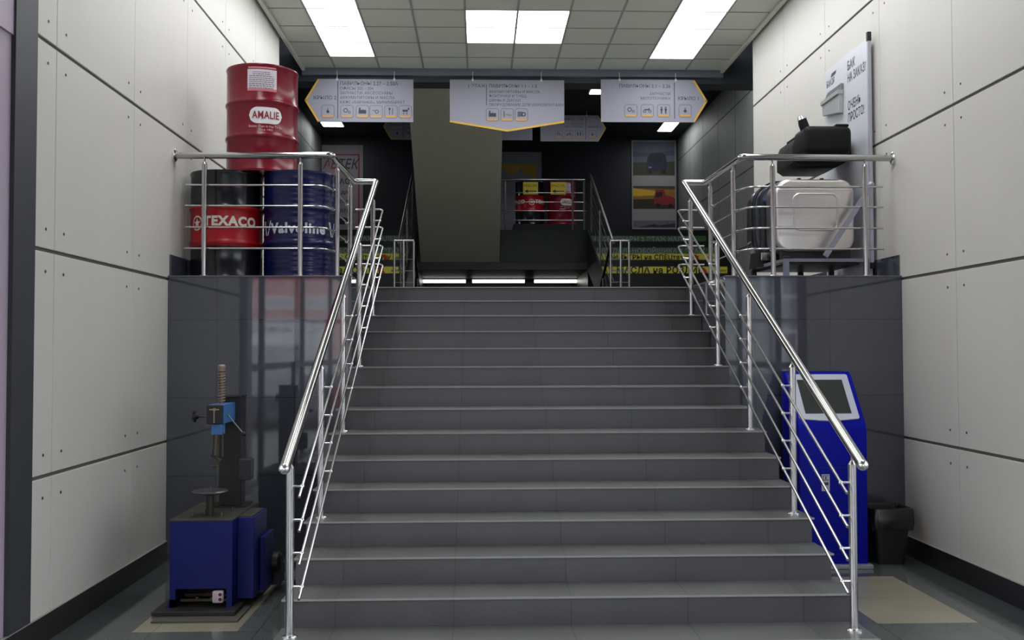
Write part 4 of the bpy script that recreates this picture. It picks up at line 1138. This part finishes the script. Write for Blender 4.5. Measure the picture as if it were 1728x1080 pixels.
bm = bmesh.new(); tube(bm, [(-2.178, 6.56, 1.28), (-2.178, 6.56, 1.50)], .010, 10); tube(bm, [(-2.178, 6.56, 1.495), (-2.178, 6.56, 1.50), (-2.178, 6.56, 1.535), (-2.178, 6.56, 1.545)], [.012, .024, .026, .016], 14); link('spindle', bm, mat('spindle_tan', (146, 128, 112), .5, .4), t, True, off)
bm = bmesh.new(); tube(bm, [(-2.236, 6.50, 1.205), (-2.315, 6.50, 1.207)], .006, 8); kn = link('side_screw', bm, M_oil, t, True, off)
bm = bmesh.new(); tube(bm, [(-2.31, 6.50, 1.207), (-2.325, 6.50, 1.207), (-2.345, 6.50, 1.207)], [.012, .022, .024], 10)
for a in (0.3, 1.87, 3.44, 5.0): sphere(bm, (-2.338, 6.50 + .03 * math.cos(a), 1.207 + .03 * math.sin(a)), .012, 0, 1, 8)
link('knob', bm, M_ink, kn, True)
bm = bmesh.new(); tube(bm, [(-2.137, 6.55, 1.215), (-2.03, 6.53, 1.095)], .005, 8); lv = link('hand_lever', bm, mat('lever_steel', (120, 122, 118), .35, .8), t, True, off)
bm = bmesh.new(); sphere(bm, (-2.025, 6.53, 1.09), .016, 0, 1, 10); link('knob', bm, M_ink, lv, True)
bm = bmesh.new(); tube(bm, [(-2.205, 6.40, .584), (-2.205, 6.40, .728)], .026, 16); link('anvil_post', bm, mat('post_olive', (50, 46, 34), .5, .3), t, True, off)
bm = bmesh.new(); lathe(bm, [(.03, .712), (.108, .728), (.113, .734), (.108, .742), (.01, .744)], -2.205, 6.40, 36); lathe(bm, [(.007, .744), (.007, .758)], -2.205, 6.40, 8); link('anvil_disc', bm, mat('disc_steel', (104, 104, 108), .35, .7), t, True, off)
bm = bmesh.new(); box(bm, -2.100, -2.018, 6.70, 6.80, .765, .905, 0, .004, 1); link('control_box', bm, mat('control_dark', (40, 40, 46), .5), t, loc=off)
# mat beneath
bm = bmesh.new(); box(bm, -2.45, -1.935, 6.02, 7.04, 0.0005, 0.012)
tag(link('floor_mat', bm, mat('mat_grey', (92, 90, 82), .9, noise=.2, nscale=90)), 'thin grey mat under the blue press on the pale inlay', 'mat')
# cable and rag on the floor behind the machine
bm = bmesh.new()
cp = [(-1.80, 6.99, .012), (-1.72, 7.02, .012), (-1.60, 7.1, .012), (-1.56, 7.4, .012), (-1.62, 7.62, .012), (-1.85, 7.68, .012), (-1.95, 7.56, .012), (-1.80, 7.50, .012), (-1.64, 7.52, .03), (-1.75, 7.72, .012)]
tube(bm, fillet(cp, .09, 5), .009, 8); tag(link('power_cable', bm, mat('cable_black', (20, 20, 20), .5), smooth=True), 'black cable lying behind the blue press towards the stairs', 'cable')
bm = bmesh.new()
g = 14
vv = [[bm.verts.new((-1.93 + .02 * i + .01 * math.sin(j * 1.3), 7.12 + .018 * j, .004 + .035 * abs(math.sin(i * .9 + j * .5)) * math.sin(PI * min(max(i / g, .06), .94)) * math.sin(PI * min(max(j / g, .06), .94)))) for j in range(g + 1)] for i in range(g + 1)]
for i in range(g):
    for j in range(g): bm.faces.new((vv[i][j], vv[i + 1][j], vv[i + 1][j + 1], vv[i][j + 1]))
rg = link('rag', bm, mat('rag_grey', (110, 110, 116), .9), smooth=True)
md = rg.modifiers.new('thickness', 'SOLIDIFY'); md.thickness = 0.003; md.offset = 1
tag(rg, 'crumpled grey rag on the floor behind the blue press', 'rag')

# ================================================================== KIOSK
t = thing('information_kiosk', 'blue floor-standing touch-screen kiosk with white bezel by the right plinth', 'kiosk', (2.18, 7.4, 0))
off = (-2.18, -7.4, 0)
KX0, KX1 = 1.915, 2.434
M_kb = mat('kiosk_blue', (10, 20, 160), 0.45, spec=.12, noise=0.05, nscale=5)
prof = [(7.335, 0.03), (7.325, 1.03), (7.345, 1.085), (7.625, 1.435), (7.66, 1.462), (7.72, 1.462), (7.74, 1.44), (7.74, 0.03)]
bm = bmesh.new(); prism(bm, prof, 0, KX0, KX1, 0, 0.010, 3); bod = link('body', bm, M_kb, t, True, off)
a_, b__ = Vector((0, 7.345, 1.085)), Vector((0, 7.625, 1.435)); du = (b__ - a_).normalized(); dn = Vector((0, -du.z, du.y))
LSL = (b__ - a_).length
def sl(x, s_, h_): 
    p = a_ + du * s_ + dn * h_
    return (x, p.y, p.z)
def slab_poly(bm, pts_, h0, h1, mi=0):
    A2 = [bm.verts.new(sl(x, s_, h0)) for x, s_ in pts_]; B3 = [bm.verts.new(sl(x, s_, h1)) for x, s_ in pts_]
    n = len(pts_); bm.faces.new(A2).material_index = mi; bm.faces.new(B3[::-1]).material_index = mi
    for i in range(n): bm.faces.new((A2[i], B3[i], B3[(i + 1) % n], A2[(i + 1) % n])).material_index = mi
bm = bmesh.new()
bx0, bx1 = 1.935, 2.392
bp = [(bx0 + .01, .028), ((bx0 * 2 + bx1) / 3, .014), ((bx0 + bx1) / 2, .010), ((bx0 + 2 * bx1) / 3, .014), (bx1 - .01, .028), (bx1, .04), (bx1, LSL - .01), (bx1 - .01, LSL), (bx0 + .01, LSL), (bx0, LSL - .01), (bx0, .04)]
slab_poly(bm, bp, -0.002, 0.012); bz = link('screen_bezel', bm, mat('bezel_white', (196, 200, 214), .35), t, loc=off)
bm = bmesh.new(); slab_poly(bm, [(bx0 + .052, .075), (bx1 - .052, .075), (bx1 - .052, LSL - .055), (bx0 + .052, LSL - .055)], 0.0125, 0.0145)
link('screen', bm, mat('screen_dark', (52, 56, 54), .55, spec=.2), bz)
bm = bmesh.new(); box(bm, 2.02, 2.33, 7.3262, 7.3295, .745, .748); box(bm, 2.02, 2.33, 7.334, 7.3365, .10, .103); link('service_door_line', bm, mat('kiosk_seam', (14, 20, 84), .5), t, loc=off)
bm = bmesh.new(); box(bm, 2.085, 2.145, 7.3255, 7.330, .575, .700)
stk = link('sticker', bm, mat('sticker_white', (206, 210, 224), .5), t, loc=off)
bm = bmesh.new()
for a in ((2.092, 2.138, .655, .660), (2.092, 2.097, .640, .690), (2.092, 2.138, .688, .692), (2.112, 2.120, .662, .684), (2.094, 2.136, .618, .640), (2.100, 2.126, .585, .605)): rect(bm, *a, 7.3250, 0)
link('sticker_print', bm, mat('sticker_print', (70, 74, 100), .6), stk)
bm = bmesh.new(); box(bm, KX0 - .02, KX1 + .02, 7.285, 7.76, 0.0, 0.03, 0, .004, 1); link('base_plate', bm, mat('kiosk_base', (168, 172, 180), .4, .4), t, loc=off)

# ================================================================== BIN
t = thing('waste_bin', 'dark waste bin lined with a black plastic bag, right of the blue kiosk', 'bin', (2.66, 7.55, 0))
def rrect(w_, d_, r, z, n=6):
    P = []
    for sx, sy, a0 in ((1, 1, 0), (-1, 1, 90), (-1, -1, 180), (1, -1, 270)):
        for k in range(n + 1):
            a = math.radians(a0 + 90 * k / n)
            P.append(Vector((sx * (w_ - r) + r * math.cos(a), sy * (d_ - r) + r * math.sin(a), z)))
    return P
def loft(bm, rings, cap0=True, cap1=False):
    R2_ = [[bm.verts.new(p) for p in rg] for rg in rings]
    for a, b in zip(R2_, R2_[1:]):
        n = len(a)
        for k in range(n): bm.faces.new((a[k], a[(k + 1) % n], b[(k + 1) % n], b[k]))
    if cap0: bm.faces.new(R2_[0])
    if cap1: bm.faces.new(R2_[-1])
bm = bmesh.new()
loft(bm, [rrect(.105, .10, .03, 0.002), rrect(.150, .145, .04, .40), rrect(.156, .15, .04, .405), rrect(.156, .15, .04, .415), rrect(.140, .135, .04, .415), rrect(.098, .093, .03, .012)], True, True)
link('bin_body', bm, mat('bin_plastic', (36, 38, 38), .45), t, True)
bm = bmesh.new()
def wob(ring, a, seed):
    rnd = random.Random(seed); out = []
    n = len(ring)
    for k, p in enumerate(ring):
        q = Vector((p.x, p.y, 0)).normalized()
        out.append(p + q * a * (math.sin(k * 1.7 + seed) * .6 + rnd.uniform(-.4, .6)) + Vector((0, 0, a * 1.4 * math.sin(k * .9 + seed * 2))))
    return out
loft(bm, [wob(rrect(.158, .152, .05, .265, 9), .007, 1), wob(rrect(.166, .158, .05, .32, 9), .007, 2), wob(rrect(.166, .158, .05, .38, 9), .004, 3), rrect(.162, .156, .045, .424, 9), rrect(.150, .144, .04, .428, 9), wob(rrect(.130, .125, .04, .36, 9), .008, 5)], False, True)
bg = link('bin_bag', bm, mat('bag_black', (28, 30, 31), .28, coat=.3), t, True)

# ================================================================== OUTSIDE (seen reflected in the polished plinths and through the glazing)
t = thing('truck', 'white light-truck cab parked outside the left glazing, seen only as a reflection', 'truck', (-5.2, -4.6, 0))
off = (5.2, 4.6, 0)
M_tw = mat('truck_white', (226, 226, 232), .3)
bm = bmesh.new(); prism(bm, [(-4.6, .35), (-4.55, 1.15), (-4.95, 2.05), (-5.15, 2.32), (-6.6, 2.38), (-6.6, .35)], 0, -6.1, -3.95, 0, .06, 3); link('cab', bm, M_tw, t, True, off)
bm = bmesh.new(); quad(bm, (-6.0, -4.54, 1.20), (-4.05, -4.54, 1.20), (-4.15, -4.88, 1.88), (-5.9, -4.88, 1.88)); link('windscreen', bm, mat('windscreen', (96, 104, 128), .08), t, loc=off)
bm = bmesh.new(); text_into(bm, 'AUMARK', .22, lambda u, v, d: (-4.85 - u, -4.965 - v * .55, 2.10 + v), 'CENTER', .02); link('lettering', bm, M_ink, t, loc=off)
bm = bmesh.new(); box(bm, -6.0, -4.05, -4.60, -4.52, .40, .75); link('bumper', bm, mat('bumper_grey', (90, 92, 96), .5), t, loc=off)
for x in (-5.75, -4.3):
    for y in (-5.2, -8.4):
        bm = bmesh.new(); lathe(bm, [(.38, x - .12), (.40, x - .10), (.40, x + .10), (.38, x + .12)], y, .34, 24, axis='x'); link('wheel', bm, M_ink, t, True, off)
bm = bmesh.new(); box(bm, -6.15, -3.9, -10.5, -6.75, .8, 1.5); link('flat_bed', bm, mat('cargo_grey', (150, 150, 156), .5), t, loc=off)
def facade(label, x0, x1, y, body, wins, frame, h):
    t = thing('building', label, 'building', ((x0 + x1) / 2, y, -0.06)); off = (-(x0 + x1) / 2, -y, .06)
    bm = bmesh.new(); box(bm, x0, x1, y - 4, y, -0.06, h); link('wall', bm, body, t, loc=off)
    for a, b, c, d in wins:
        bm = bmesh.new(); box(bm, a, b, y, y + .04, c, d); f = link('window', bm, frame, t, loc=off)
        bm = bmesh.new(); n = 3
        for k in range(n): rect(bm, a + .08 + (b - a - .08) * k / n, a + (b - a - .08) * (k + 1) / n, c + .08, d - .08, y + .045, 0)
        link('pane', bm, mat('facade_glass', (84, 92, 104), .15), f)
facade('red building with white-framed windows across the yard, seen only as a reflection', -15, -4.6, -15, mat('facade_red', (196, 56, 54), .6),
       [(-14.6 + 1.25 * k, -13.7 + 1.25 * k, 2.98, 3.36) for k in range(8)], M_tw, 6.5)
facade('grey building with white-framed doors across the yard, seen only as a reflection', 5.0, 16, -15, mat('facade_grey', (118, 128, 132), .6),
       [(5.4 + 2.4 * k, 7.2 + 2.4 * k, 3.3, 4.6) for k in range(4)] + [(5.6 + 3.4 * k, 7.0 + 3.4 * k, .1, 2.3) for k in range(3)], M_tw, 7)
